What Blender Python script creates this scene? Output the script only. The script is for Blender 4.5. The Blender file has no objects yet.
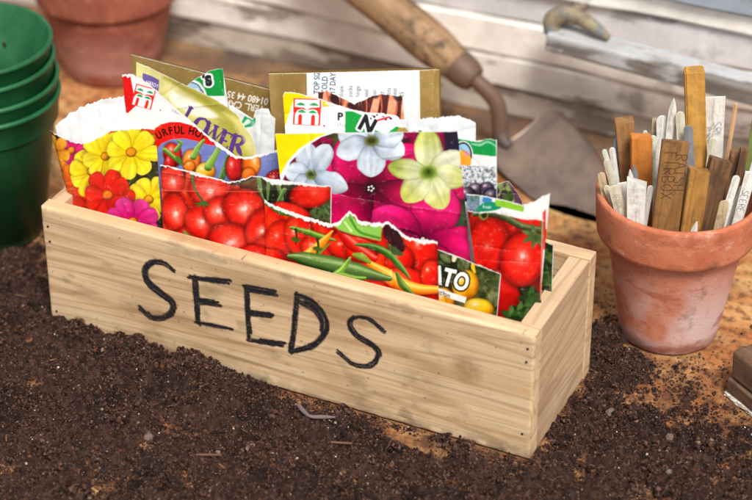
import bpy, bmesh, math, random
import numpy as np
from mathutils import Vector, Matrix
random.seed(7)
rng = np.random.default_rng(11)
scene = bpy.context.scene
COL = scene.collection
PI = math.pi

# ------------------------------------------------------------------ helpers
def lin(c):
    c = np.asarray(c, float) / 255.0
    return np.where(c <= 0.04045, c / 12.92, ((c + 0.055) / 1.055) ** 2.4)

def L4(c):
    v = lin(c)
    return (float(v[0]), float(v[1]), float(v[2]), 1.0)

def vnoise(x, y, seed=0):
    """value noise in [0,1] on numpy arrays"""
    xi = np.floor(x).astype(np.int64); yi = np.floor(y).astype(np.int64)
    fx = x - xi; fy = y - yi
    fx = fx * fx * (3 - 2 * fx); fy = fy * fy * (3 - 2 * fy)
    def h(a, b):
        n = (a * 374761393 + b * 668265263 + seed * 974711) & 0x7fffffff
        n = ((n ^ (n >> 13)) * 1274126177) & 0x7fffffff
        return ((n ^ (n >> 16)) & 0xffff) / 65535.0
    return (h(xi, yi) * (1 - fx) + h(xi + 1, yi) * fx) * (1 - fy) + (h(xi, yi + 1) * (1 - fx) + h(xi + 1, yi + 1) * fx) * fy

def fbm(x, y, seed=0, octaves=4, gain=0.5):
    a = 1.0; t = 0.0; s = np.zeros_like(x, dtype=float)
    for o in range(octaves):
        s += a * vnoise(x * 2 ** o + 17.3 * o, y * 2 ** o - 9.1 * o, seed + o); t += a; a *= gain
    return s / t

def sstep(a, b, x):
    t = np.clip((x - a) / (b - a), 0, 1)
    return t * t * (3 - 2 * t)

def catmull(pts, n=8):
    P = [np.array(p, float) for p in pts]
    P = [2 * P[0] - P[1]] + P + [2 * P[-1] - P[-2]]
    out = []
    for i in range(1, len(P) - 2):
        for k in range(n):
            t = k / n
            out.append(0.5 * (2 * P[i] + (P[i + 1] - P[i - 1]) * t + (2 * P[i - 1] - 5 * P[i] + 4 * P[i + 1] - P[i + 2]) * t ** 2
                              + (3 * P[i] - P[i - 1] - 3 * P[i + 1] + P[i + 2]) * t ** 3))
    out.append(P[-2])
    return np.array(out)

def props(o, label=None, cat=None, group=None, kind=None):
    if label: o['label'] = label
    if cat: o['category'] = cat
    if group: o['group'] = group
    if kind: o['kind'] = kind
    return o

def empty(name, loc, label, cat, group=None, rot=(0, 0, 0)):
    o = bpy.data.objects.new(name, None); COL.objects.link(o)
    o.location = loc; o.rotation_euler = rot; o.empty_display_size = 0.01
    return props(o, label, cat, group)

def link(name, me, mat, parent=None, world=True):
    """link a mesh whose coordinates are in world space (default) under an unrotated parent"""
    o = bpy.data.objects.new(name, me); COL.objects.link(o)
    if mat is not None: me.materials.append(mat)
    if parent is not None:
        o.parent = parent
        if world:
            off = Vector((0, 0, 0)); p = parent
            while p is not None: off += Vector(p.location); p = p.parent
            o.location = -off
    return o

def np_mesh(name, V, F, cols=None, smooth=True, attrs=None):
    """V (n,3); F (m,k) with constant k; cols (n,3) linear"""
    V = np.ascontiguousarray(V, np.float32); F = np.ascontiguousarray(F, np.int32)
    me = bpy.data.meshes.new(name)
    m, k = F.shape
    me.vertices.add(len(V)); me.vertices.foreach_set('co', V.ravel())
    me.loops.add(m * k); me.loops.foreach_set('vertex_index', F.ravel())
    me.polygons.add(m); me.polygons.foreach_set('loop_start', np.arange(0, m * k, k, dtype=np.int32))
    me.polygons.foreach_set('use_smooth', np.full(m, smooth))
    if cols is not None:
        a = me.color_attributes.new('print', 'FLOAT_COLOR', 'POINT')
        c = np.ones((len(V), 4), np.float32); c[:, :3] = cols
        a.data.foreach_set('color', c.ravel())
    for an, av in (attrs or {}).items():
        a = me.attributes.new(an, 'FLOAT', 'POINT'); a.data.foreach_set('value', np.ascontiguousarray(av, np.float32))
    me.update(calc_edges=True); me.validate()
    return me

def grid_faces(ny, nx):
    i = np.arange(ny * nx).reshape(ny, nx)
    return np.stack([i[:-1, :-1].ravel(), i[:-1, 1:].ravel(), i[1:, 1:].ravel(), i[1:, :-1].ravel()], 1)

def bm_mesh(name, bm, smooth=False):
    me = bpy.data.meshes.new(name); bm.normal_update(); bm.to_mesh(me); bm.free()
    me.polygons.foreach_set('use_smooth', np.full(len(me.polygons), smooth))
    return me

def lathe(name, prof, seg=72, loc=(0, 0, 0), closed=False, wob=0.0, seed=0):
    prof = np.array(prof, float); n = len(prof)
    th = np.linspace(0, 2 * PI, seg, endpoint=False)
    r = prof[:, 0][:, None] * np.ones(seg)[None]
    if wob:
        r = r * (1 + wob * (fbm(np.cos(th)[None] * 2 + 5 + 0 * r, np.sin(th)[None] * 2 + prof[:, 1][:, None] * 30, seed) - .5))
    V = np.stack([r * np.cos(th), r * np.sin(th), prof[:, 1][:, None] + 0 * r], 2).reshape(-1, 3) + np.array(loc)
    i = np.arange(n * seg).reshape(n, seg); j = np.roll(i, -1, 1)
    F = np.stack([i[:-1].ravel(), j[:-1].ravel(), j[1:].ravel(), i[1:].ravel()], 1)
    return np_mesh(name, V, F)

def frame_of(d):
    d = np.array(d, float); d /= np.linalg.norm(d)
    a = np.array((0, 0, 1.0)) if abs(d[2]) < 0.9 else np.array((1.0, 0, 0))
    s = np.cross(d, a); s /= np.linalg.norm(s)
    return d, s, np.cross(s, d)

def tube(name, pts, radii, seg=20, n=8, caps=True, flat=1.0):
    P = catmull(pts, n); R = catmull([(r, 0) for r in radii], n)[:, 0]
    if caps:
        P = np.vstack([P[:1], P, P[-1:]]); R = np.concatenate([[1e-5], R, [1e-5]])
    rings = []; prev = None
    for k in range(len(P)):
        a = P[min(k + 1, len(P) - 1)] - P[max(k - 1, 0)]
        if np.linalg.norm(a) < 1e-9: a = P[-1] - P[-3]
        d, s, u = frame_of(a)
        if prev is not None:
            s = prev - d * (prev @ d); s /= np.linalg.norm(s); u = np.cross(s, d)
        prev = s
        th = np.linspace(0, 2 * PI, seg, endpoint=False)
        rings.append(P[k] + R[k] * (np.cos(th)[:, None] * s + flat * np.sin(th)[:, None] * u))
    V = np.concatenate(rings); i = np.arange(len(V)).reshape(len(P), seg); j = np.roll(i, -1, 1)
    F = np.stack([i[:-1].ravel(), i[1:].ravel(), j[1:].ravel(), j[:-1].ravel()], 1)
    return np_mesh(name, V, F)

def box_bm(bm, p0, p1, bevel=0.0, seg=2, M=None):
    cs = [(x, y, z) for x in (p0[0], p1[0]) for y in (p0[1], p1[1]) for z in (p0[2], p1[2])]
    vs = [bm.verts.new(M @ Vector(c) if M is not None else c) for c in cs]
    fs = [bm.faces.new([vs[i] for i in q]) for q in ((0, 1, 3, 2), (4, 6, 7, 5), (0, 4, 5, 1), (2, 3, 7, 6), (0, 2, 6, 4), (1, 5, 7, 3))]
    if bevel:
        es = list({e for f in fs for e in f.edges})
        bmesh.ops.bevel(bm, geom=es, offset=bevel, segments=seg, profile=0.6, affect='EDGES')

# ------------------------------------------------------------------ node materials
class NT:
    def __init__(s, name):
        s.m = bpy.data.materials.new(name); s.m.use_nodes = True
        s.t = s.m.node_tree; s.t.nodes.clear()
        s.out = s.n('ShaderNodeOutputMaterial'); s.b = s.n('ShaderNodeBsdfPrincipled')
        s.l(s.b.outputs[0], s.out.inputs[0])
        s.tc = s.n('ShaderNodeTexCoord').outputs['Object']
    def n(s, t, **k):
        x = s.t.nodes.new(t)
        for a, b in k.items(): setattr(x, a, b)
        return x
    def l(s, a, b): s.t.links.new(a, b)
    def put(s, sock, v):
        if hasattr(v, 'links') or isinstance(v, bpy.types.NodeSocket): s.l(v, sock)
        else: sock.default_value = v
    def mapping(s, scale=(1, 1, 1), rot=(0, 0, 0), loc=(0, 0, 0), vec=None):
        m = s.n('ShaderNodeMapping'); s.l(vec or s.tc, m.inputs[0])
        m.inputs[1].default_value = loc; m.inputs[2].default_value = rot; m.inputs[3].default_value = scale
        return m.outputs[0]
    def noise(s, scale, detail=5, rough=0.6, vec=None, dist=0.0):
        x = s.n('ShaderNodeTexNoise'); s.l(vec or s.tc, x.inputs['Vector'])
        x.inputs['Scale'].default_value = scale; x.inputs['Detail'].default_value = detail
        x.inputs['Roughness'].default_value = rough; x.inputs['Distortion'].default_value = dist
        return x.outputs[0]
    def voro(s, scale, vec=None, feature='F1'):
        x = s.n('ShaderNodeTexVoronoi', feature=feature); s.l(vec or s.tc, x.inputs['Vector']); x.inputs['Scale'].default_value = scale
        return x.outputs[0]
    def ramp(s, fac, stops):
        x = s.n('ShaderNodeValToRGB'); s.l(fac, x.inputs[0]); e = x.color_ramp.elements
        while len(e) < len(stops): e.new(0.5)
        for k, (p, c) in enumerate(stops):
            e[k].position = p
            e[k].color = (c, c, c, 1) if isinstance(c, (int, float)) else (L4(c) if max(c[:3]) > 1.001 else (*c[:3], 1))
        return x.outputs[0]
    def mix(s, fac, a, b, mode='MIX'):
        x = s.n('ShaderNodeMix', data_type='RGBA', blend_type=mode)
        s.put(x.inputs[0], fac)
        for sock, v in ((x.inputs[6], a), (x.inputs[7], b)):
            if isinstance(v, (tuple, list)): sock.default_value = L4(v) if max(v[:3]) > 1.001 else (*v[:3], 1)
            else: s.l(v, sock)
        return x.outputs[2]
    def math(s, op, a, b=0.0):
        x = s.n('ShaderNodeMath', operation=op); s.put(x.inputs[0], a); s.put(x.inputs[1], b); return x.outputs[0]
    def attr(s, name):
        return s.n('ShaderNodeAttribute', attribute_name=name)
    def sep(s, vec=None):
        x = s.n('ShaderNodeSeparateXYZ'); s.l(vec or s.tc, x.inputs[0]); return x.outputs
    def bump(s, h, strength=0.3, dist=0.001):
        x = s.n('ShaderNodeBump'); x.inputs['Strength'].default_value = strength; x.inputs['Distance'].default_value = dist
        s.l(h, x.inputs['Height']); s.l(x.outputs[0], s.b.inputs['Normal'])
    def done(s, color=None, rough=0.6, spec=0.4, metal=0.0):
        if color is not None: s.put(s.b.inputs['Base Color'], color if not isinstance(color, (tuple, list)) else (L4(color) if max(color[:3]) > 1.001 else (*color[:3], 1)))
        s.put(s.b.inputs['Roughness'], rough); s.put(s.b.inputs['Metallic'], metal); s.b.inputs['Specular IOR Level'].default_value = spec
        return s.m

def mat_print(name='printed_paper', rough=0.30, spec=0.45):
    k = NT(name); c = k.attr('print').outputs['Color']
    n = k.noise(2200, 2); c2 = k.mix(0.10, c, k.ramp(n, [(0.3, 0.55), (0.7, 1.0)]), 'MULTIPLY')
    k.bump(k.noise(110, 4, .6), 0.22, 0.0010)
    return k.done(c2, rough, spec)
M_PRINT = mat_print()
M_CARD = mat_print('kraft_card', 0.75, 0.2)

def mat_wood(name, axis, base, dark, pale, scale=1.0, weather=0.0, ink=False, seed=0.0):
    """axis: grain direction 0/1/2"""
    k = NT(name)
    oi = k.n('ShaderNodeObjectInfo')
    st = [150 * scale] * 3; st[axis] = 3.0 * scale
    loc = (seed * 1.7, seed * 2.3, seed * 3.1)
    v = k.mapping(tuple(st), loc=loc)
    big = [20 * scale] * 3; big[axis] = 1.5 * scale
    vb = k.mapping(tuple(big), loc=loc)
    ring = k.noise(1.0, 2, 0.5, vb, 0.35)
    w = k.n('ShaderNodeMath', operation='SINE'); k.l(k.math('MULTIPLY', ring, 95.0), w.inputs[0])
    rings = k.math('MULTIPLY_ADD', w.outputs[0], 0.5); k.t.nodes[-1].inputs[2].default_value = 0.5
    fine = k.noise(1.0, 7, 0.7, v)
    st2 = [700 * scale] * 3; st2[axis] = 14 * scale
    fib = k.noise(1.0, 4, 0.7, k.mapping(tuple(st2), loc=loc))
    blot = k.noise(14 * scale, 4, 0.6, k.mapping((1, 1, 1), loc=loc))
    c = k.mix(k.ramp(fine, [(0.34, 0.0), (0.70, 1.0)]), base, pale)
    c = k.mix(k.math('MULTIPLY', k.ramp(rings, [(0.70, 0.0), (1.0, 1.0)]), 0.38), c, dark)
    c = k.mix(k.math('MULTIPLY', k.ramp(fib, [(0.5, 0.0), (0.74, 1.0)]), 0.34), c, dark)
    c = k.mix(k.math('MULTIPLY', k.ramp(blot, [(0.52, 0.0), (0.72, 1.0)]), 0.30 + weather), c, dark)
    if weather > .12:
        gr = k.noise(1.0, 5, .7, k.mapping((90, 90, 90), loc=loc)); c = k.mix(k.ramp(gr, [(0.50, 0.0), (0.68, weather * 2.6)]), c, (74, 58, 46))
    spk = k.noise(330 * scale, 2, 0.6)
    c = k.mix(k.math('MULTIPLY', k.ramp(spk, [(0.66, 0.0), (0.74, 1.0)]), 0.35), c, (70, 55, 45))
    h = k.mix(0.5, fine, fib)
    if ink:
        st_ = k.attr('stain').outputs['Fac']
        c = k.mix(st_, c, (142, 108, 70))
        di = k.attr('dirt').outputs['Fac']
        c = k.mix(di, c, (74, 58, 48))
        kf = k.attr('ink').outputs['Fac']
        brk = k.ramp(k.noise(1.0, 3, 0.7, k.mapping((300, 300, 1400))), [(0.24, 0.5), (0.42, 1.0)])
        c = k.mix(k.math('MULTIPLY', kf, brk), c, (28, 26, 32))
    k.bump(h, 0.5, 0.0008)
    return k.done(c, 0.66, 0.25)

# ------------------------------------------------------------------ painter: fills per-vertex print colours
_GLY = {}
def glyphs(s, bold=0.0):
    key = (s, bold)
    if key not in _GLY:
        cu = bpy.data.curves.new('t', 'FONT'); cu.body = s; cu.offset = bold; cu.resolution_u = 3
        o = bpy.data.objects.new('t', cu); COL.objects.link(o)
        dg = bpy.context.evaluated_depsgraph_get(); dg.update()
        me = o.evaluated_get(dg).to_mesh(); me.calc_loop_triangles()
        V = np.array([v.co[:2] for v in me.vertices]).reshape(-1, 2); T = np.array([t.vertices[:] for t in me.loop_triangles]).reshape(-1, 3)
        o.evaluated_get(dg).to_mesh_clear(); bpy.data.objects.remove(o); bpy.data.curves.remove(cu)
        _GLY[key] = (V, T)
    return _GLY[key]

class Paint:
    def __init__(s, X, Y, bg=(240, 240, 240)):
        s.X = X.ravel().astype(float); s.Y = Y.ravel().astype(float)
        s.C = np.tile(np.array(bg, float), (len(s.X), 1)); s.seed = 1
    def box(s, x0, y0, x1, y1):
        return np.nonzero((s.X >= x0) & (s.X <= x1) & (s.Y >= y0) & (s.Y <= y1))[0]
    def put(s, i, a, col):
        a = np.clip(a, 0, 1)[:, None]; s.C[i] = s.C[i] * (1 - a) + np.asarray(col, float) * a
    def mottle(s, cols, scale=6, seed=3, i=None, amt=1.0):
        i = np.arange(len(s.X)) if i is None else i
        n = fbm(s.X[i] / scale, s.Y[i] / scale, seed, 4); n = np.clip((n - .25) / .5, 0, .999) * (len(cols) - 1)
        k = n.astype(int); f = (n - k)[:, None]; cc = np.array(cols, float)
        s.put(i, np.full(len(i), amt), cc[k] * (1 - f) + cc[k + 1] * f)
    def poly_mask(s, pts, soft=.5):
        P = np.array(pts, float); m = 2
        i = s.box(P[:, 0].min() - m, P[:, 1].min() - m, P[:, 0].max() + m, P[:, 1].max() + m)
        x, y = s.X[i], s.Y[i]; ins = np.zeros(len(i), bool); d = np.full(len(i), 1e9)
        for a, b in zip(P, np.roll(P, -1, 0)):
            cond = (a[1] > y) != (b[1] > y)
            with np.errstate(divide='ignore', invalid='ignore'):
                xx = (b[0] - a[0]) * (y - a[1]) / (b[1] - a[1] if b[1] != a[1] else 1e-9) + a[0]
            ins ^= cond & (x < xx)
            ab = b - a; t = np.clip(((x - a[0]) * ab[0] + (y - a[1]) * ab[1]) / (ab @ ab + 1e-12), 0, 1)
            d = np.minimum(d, np.hypot(x - a[0] - t * ab[0], y - a[1] - t * ab[1]))
        sd = np.where(ins, d, -d)
        return i, sstep(-soft, soft, sd), sd
    def poly(s, pts, col, soft=.5, smooth=False, shade=0.0):
        if smooth:
            q = catmull(list(pts) + [pts[0]], 6)[:-1]; pts = q
        i, a, sd = s.poly_mask(pts, soft)
        c = np.tile(np.array(col, float), (len(i), 1))
        if shade: c = c * (1 - shade * np.exp(-np.maximum(sd, 0) / 2.5))[:, None]
        s.put(i, a, c)
    def ell(s, cx, cy, rx, ry, rot=0, col=(255, 255, 255), soft=.12, amt=1.0):
        r = max(rx, ry) * 1.3 + 1; i = s.box(cx - r, cy - r, cx + r, cy + r)
        c, n = math.cos(math.radians(rot)), math.sin(math.radians(rot))
        u = ((s.X[i] - cx) * c + (s.Y[i] - cy) * n) / rx; v = (-(s.X[i] - cx) * n + (s.Y[i] - cy) * c) / ry
        s.put(i, sstep(1 + soft, 1 - soft, np.hypot(u, v)) * amt, col)
    def fruit(s, cx, cy, rx, ry, rot=0, col=(215, 45, 30), dark=(120, 10, 8), light=(255, 110, 80), hl=(-.25, -.35), hs=.22, shine=(255, 225, 215), k=.9):
        r = max(rx, ry) * 1.2 + 1; i = s.box(cx - r, cy - r, cx + r, cy + r)
        jr = random.Random(int(cx * 31 + cy * 17)); hl = (hl[0] + jr.uniform(-.16, .16), hl[1] + jr.uniform(-.14, .14)); hs = hs * jr.uniform(1.0, 1.7)
        c, n = math.cos(math.radians(rot)), math.sin(math.radians(rot))
        dx, dy = s.X[i] - cx, s.Y[i] - cy
        u = (dx * c + dy * n) / rx; v = (-dx * n + dy * c) / ry
        q = np.hypot(u, v); a = sstep(1 + .8 / max(3, min(rx, ry)), 1 - .8 / max(3, min(rx, ry)), q)
        U, V = dx / rx, dy / ry
        s.put(i, .5 * sstep(1.24, .94, q), np.array(dark, float) * .45)
        lam = np.clip(.55 - .55 * (U * -hl[0] + V * -hl[1]) * 1.6 - .55 * np.clip(q - .45, 0, 1) ** 1.5, 0, 1)
        C0, D0, H0 = (np.array(z, float) for z in (col, dark, light))
        cc = np.where(lam[:, None] < .5, D0 + (C0 - D0) * (lam[:, None] * 2), C0 + (H0 - C0) * (lam[:, None] * 2 - 1))
        g = np.exp(-((U - hl[0]) ** 2 + (V - hl[1]) ** 2) / hs ** 2)[:, None] * k
        wob = .07 * (fbm(U * 1.7 + cx, V * 1.7 + cy, 19, 2) - .5)
        a = sstep(1 + .9 / max(3, min(rx, ry)), 1 - .9 / max(3, min(rx, ry)), q + wob)
        g = g * (.3 + 1.2 * fbm(s.X[i] / 3, s.Y[i] / 5, 11 + int(cy), 3)[:, None])
        g2 = (.30 * np.exp(-((U + hl[0] - .25) ** 2 / .05 + (V - .55) ** 2 / .02)) * (max(rx, ry) > 10))[:, None]
        nz = (fbm(s.X[i] / 6, s.Y[i] / 6, 5 + int(cx), 4)[:, None] - .5) * 46
        cc = cc * (1 - g2) + np.array(light, float) * g2
        core = (min(1.0, k * .55) * sstep(.95, .55, np.hypot((U - hl[0]) / (hs * .55), (V - hl[1]) / (hs * .42)) + .5 * (fbm(s.X[i] / 2.2, s.Y[i] / 2.2, 77, 2) - .5)))[:, None]
        cc = cc * (1 - np.clip(q - .72, 0, .28)[:, None] * .9)
        cc = cc * (1 - g * .75) + np.array(shine, float) * g * .75 + nz; cc = cc * (1 - core) + np.array((255, 244, 238.)) * core
        s.put(i, a, np.clip(cc, 0, 255))
    def stroke(s, pts, w, col, dark=None, light=None, n=8, soft=.5, k=.8):
        P = catmull(pts, n); W = np.interp(np.linspace(0, 1, len(P)), np.linspace(0, 1, len(w)), w) if hasattr(w, '__len__') else np.full(len(P), w)
        m = W.max() + 2; i = s.box(P[:, 0].min() - m, P[:, 1].min() - m, P[:, 0].max() + m, P[:, 1].max() + m)
        x, y = s.X[i], s.Y[i]; best = np.full(len(i), 9.); side = np.zeros(len(i)); bw = np.ones(len(i))
        for q in range(len(P) - 1):
            a, b = P[q], P[q + 1]; ab = b - a; l2 = ab @ ab + 1e-9
            t = np.clip(((x - a[0]) * ab[0] + (y - a[1]) * ab[1]) / l2, 0, 1)
            ww = W[q] + (W[q + 1] - W[q]) * t + 1e-3
            px, py = x - a[0] - t * ab[0], y - a[1] - t * ab[1]
            d = np.hypot(px, py) / ww; u = d < best
            best = np.where(u, d, best); side = np.where(u, py / ww, side); bw = np.where(u, ww, bw)
        a = sstep(1 + soft / np.maximum(bw, .4), 1 - soft / np.maximum(bw, .4), best)
        c = np.tile(np.array(col, float), (len(i), 1))
        if dark is not None:
            f = sstep(.0, 1.0, side)[:, None]; c = c * (1 - f) + np.array(dark, float) * f
        if light is not None:
            g = (np.exp(-((side + .4) / .28) ** 2) * k)[:, None]; c = c * (1 - g) + np.array(light, float) * g
        s.put(i, a, c)
    def petal(s, cx, cy, ang, ln, wd, col, tip=None, a=.8, b=.4, base=None, vein=.12, edge=.25):
        r = ln + 2; i = s.box(cx - r, cy - r, cx + r, cy + r)
        c, n = math.cos(math.radians(ang)), math.sin(math.radians(ang))
        dx, dy = s.X[i] - cx, s.Y[i] - cy
        t = (dx * c + dy * n) / ln; q = -dx * n + dy * c
        tt = np.clip(t, 1e-4, 1 - 1e-4); pk = a / (a + b); mx = pk ** a * (1 - pk) ** b
        W = wd * tt ** a * (1 - tt) ** b / mx * (1 + .16 * (fbm(t * 3.1 + ang, np.sign(q) * 2.0 + t * 0, int(cx) % 97, 3) - .5) * 2)
        sd = W - np.abs(q); sd = np.where((t < 0) | (t > 1), -2, sd)
        al = sstep(-.5, .6, sd)
        C0 = np.array(col, float); C1 = np.array(tip if tip is not None else col, float); CB = np.array(base if base is not None else col, float)
        f = sstep(.15, .95, t)[:, None]; cc = C0 * (1 - f) + C1 * f
        g = sstep(.45, .05, t)[:, None]; cc = cc * (1 - g) + CB * g
        u = q / (W + .3)
        s.seed += 1
        v = vnoise(u * 4.5 + s.seed, t * 1.5, s.seed)
        sh = 1.03 - vein * (1 - v) - edge * np.exp(-np.maximum(sd, 0) / 1.3) - .06 * np.exp(-(u / .12) ** 2) - .22 * (fbm(s.X[i] / 7, s.Y[i] / 7, 3 + s.seed % 5, 3) - .45) - .10 * u * (s.seed % 2)
        s.put(i, al, np.clip(cc * sh[:, None], 0, 255))
    def flower(s, cx, cy, n, ln, wd, rot, col, tip=None, centre=(225, 160, 40), cr=4, a=.8, b=.35, base=None, squash=1.0, vein=.14, edge=.25):
        i = s.box(cx - ln - 4, cy - ln - 4, cx + ln + 4, cy + ln + 4); s.put(i, .55 * sstep(ln * 1.12, ln * .6, np.hypot(s.X[i] - cx, s.Y[i] - cy)), (20, 14, 10))
        order = list(range(n)); random.Random(int(cx * 7 + cy)).shuffle(order)
        for k in order:
            an = rot + 360 * k / n + random.Random(k + int(cx)).uniform(-6, 6)
            f = 1 + random.Random(k * 3 + int(cy)).uniform(-.1, .1)
            e = math.hypot(math.cos(math.radians(an)), math.sin(math.radians(an)) * squash)
            s.petal(cx, cy, an, ln * f * e, wd, col, tip, a, b, base, vein, edge)
        if cr:
            s.fruit(cx, cy, cr, cr * .9, 0, centre, tuple(z * .55 for z in centre), tuple(min(255, z * 1.15) for z in centre), k=.2)
    def text(s, txt, x, y, size, rot=0, col=(20, 20, 20), bold=0.0, sx=1.0, flip=False, outline=None, ow=1.0, amt=1.0, centre=False):
        V, T = glyphs(txt, bold)
        if len(T) == 0: return
        V = V.copy()
        if centre: V -= (V.min(0) + V.max(0)) / 2
        V = V * np.array([size * sx, -size]); r = math.radians(rot + (180 if flip else 0))
        R = np.array([[math.cos(r), -math.sin(r)], [math.sin(r), math.cos(r)]]); P = V @ R.T + np.array([x, y])
        if outline is not None:
            for k in range(12):
                an = 2 * PI * k / 12; s._tri(P + ow * np.array([math.cos(an), math.sin(an)]), T, outline, 1.0)
        s._tri(P, T, col, amt)
    def _tri(s, P, T, col, amt):
        m = 1; i = s.box(P[:, 0].min() - m, P[:, 1].min() - m, P[:, 0].max() + m, P[:, 1].max() + m)
        if len(i) == 0: return
        cov = np.zeros(len(i)); offs = [(-.2, -.1), (.2, .1), (-.1, .2), (.1, -.2)]
        for ox, oy in offs:
            x, y = s.X[i] + ox, s.Y[i] + oy; hit = np.zeros(len(i), bool)
            for t in T:
                a, b, c = P[t]
                d1 = (b[0] - a[0]) * (y - a[1]) - (b[1] - a[1]) * (x - a[0]); d2 = (c[0] - b[0]) * (y - b[1]) - (c[1] - b[1]) * (x - b[0]); d3 = (a[0] - c[0]) * (y - c[1]) - (a[1] - c[1]) * (x - c[0])
                hit |= ((d1 >= 0) & (d2 >= 0) & (d3 >= 0)) | ((d1 <= 0) & (d2 <= 0) & (d3 <= 0))
            cov += hit / len(offs)
        s.put(i, cov * amt, col)
# ------------------------------------------------------------------ seed packets
# each packet's printed sheet has its own flat print frame: origin of the print, and the 3D steps of one print unit to the right and downward
FR = {
    'peppers': ((350, 270), (0.18813, 0.01250, 0.08357), (5.906e-04, 1.377e-05, 1.574e-04), (2.060e-05, -5.291e-05, -6.048e-04)),
    'cherry': ((240, 220), (0.11951, 0.01650, 0.09464), (6.182e-04, 1.374e-05, 1.570e-04), (4.720e-06, -5.361e-05, -6.127e-04)),
    'yellowtom': ((470, 285), (0.25478, 0.02000, 0.08833), (5.569e-04, 2.930e-05, 1.408e-04), (3.198e-05, -4.084e-05, -5.997e-04)),
    'cosmos': ((110, 190), (0.03353, 0.02150, 0.08883), (6.403e-04, 4.237e-05, 1.423e-04), (4.304e-06, -8.574e-05, -6.107e-04)),
    'redtom': ((510, 270), (0.27273, 0.03100, 0.09627), (5.399e-04, 5.752e-05, 1.171e-04), (4.023e-05, -4.824e-05, -5.893e-04)),
    'redtomback': ((510, 270), (0.27176, 0.03350, 0.09451), (5.414e-04, 5.768e-05, 1.174e-04), (4.035e-05, -4.837e-05, -5.910e-04)),
    'leafy': ((548, 270), (0.28917, 0.04400, 0.09314), (5.427e-04, 4.667e-05, 1.244e-04), (4.192e-05, -3.895e-05, -5.975e-04)),
    'nicotiana': ((370, 200), (0.19130, 0.03100, 0.11816), (5.537e-04, 7.868e-05, 1.010e-04), (2.632e-05, -5.886e-05, -5.863e-04)),
    'hot': ((220, 165), (0.09666, 0.03700, 0.11279), (6.155e-04, 3.579e-05, 1.359e-04), (7.418e-06, -6.344e-05, -6.057e-04)),
    'hlogo': ((330, 120), (0.16105, 0.04500, 0.15267), (5.546e-04, 8.736e-05, 8.864e-05), (2.086e-05, -5.845e-05, -5.783e-04)),
    'grey': ((475, 165), (0.24508, 0.04600, 0.14536), (5.453e-04, 4.793e-05, 1.117e-04), (3.499e-05, -4.782e-05, -5.731e-04)),
    'purple': ((505, 190), (0.25692, 0.06000, 0.12543), (5.508e-04, 4.670e-05, 1.168e-04), (3.575e-05, -3.889e-05, -5.905e-04)),
    'flower': ((190, 110), (0.07336, 0.04700, 0.13693), (6.319e-04, 1.736e-05, 1.414e-04), (9.046e-06, -7.294e-05, -5.941e-04)),
    'carrot': ((360, 105), (0.17071, 0.06200, 0.15557), (5.572e-04, 8.461e-05, 8.921e-05), (1.568e-05, -3.953e-05, -5.911e-04)),
    'whiteback': ((430, 130), (0.21470, 0.05600, 0.15387), (5.414e-04, 8.387e-05, 8.816e-05), (2.879e-05, -4.698e-05, -5.776e-04)),
    'whitecr': ((258, 130), (0.11199, 0.05400, 0.12996), (6.218e-04, 1.264e-05, 1.445e-04), (7.316e-06, -5.294e-05, -6.051e-04)),
    'greens': ((208, 85), (0.07687, 0.06200, 0.14608), (6.360e-04, 9.948e-06, 1.423e-04), (-6.056e-06, -4.277e-05, -6.117e-04)),
    'kraftbox': ((350, 95), (0.16182, 0.06800, 0.15663), (5.578e-04, 9.281e-05, 8.430e-05), (9.671e-06, -3.027e-05, -5.993e-04)),
    'kraft': ((200, 80), (0.06422, 0.07500, 0.13996), (6.494e-04, 5.131e-06, 1.469e-04), (-1.994e-05, -2.212e-05, -6.334e-04)),
}
FLOOR_Z = 0.0085

def grade(C):
    """ink on coated paper: a little more contrast and colour than the flat paint"""
    c = np.clip(C, 0, 255) / 255.0; g = c.mean(1, keepdims=True)
    c = np.clip(g + (c - g) * 1.10, 0, 1); c = c + .16 * (c * c * (3 - 2 * c) - c)
    return c * 255

def pframe(key):
    a, O, vx, vy = FR[key]
    return np.array(a, float), np.array(O), np.array(vx), np.array(vy)

def floor_y(key, x):
    a, O, vx, vy = pframe(key)
    return a[1] + (FLOOR_Z - O[2] - vx[2] * (x - a[0])) / vy[2]

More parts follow.
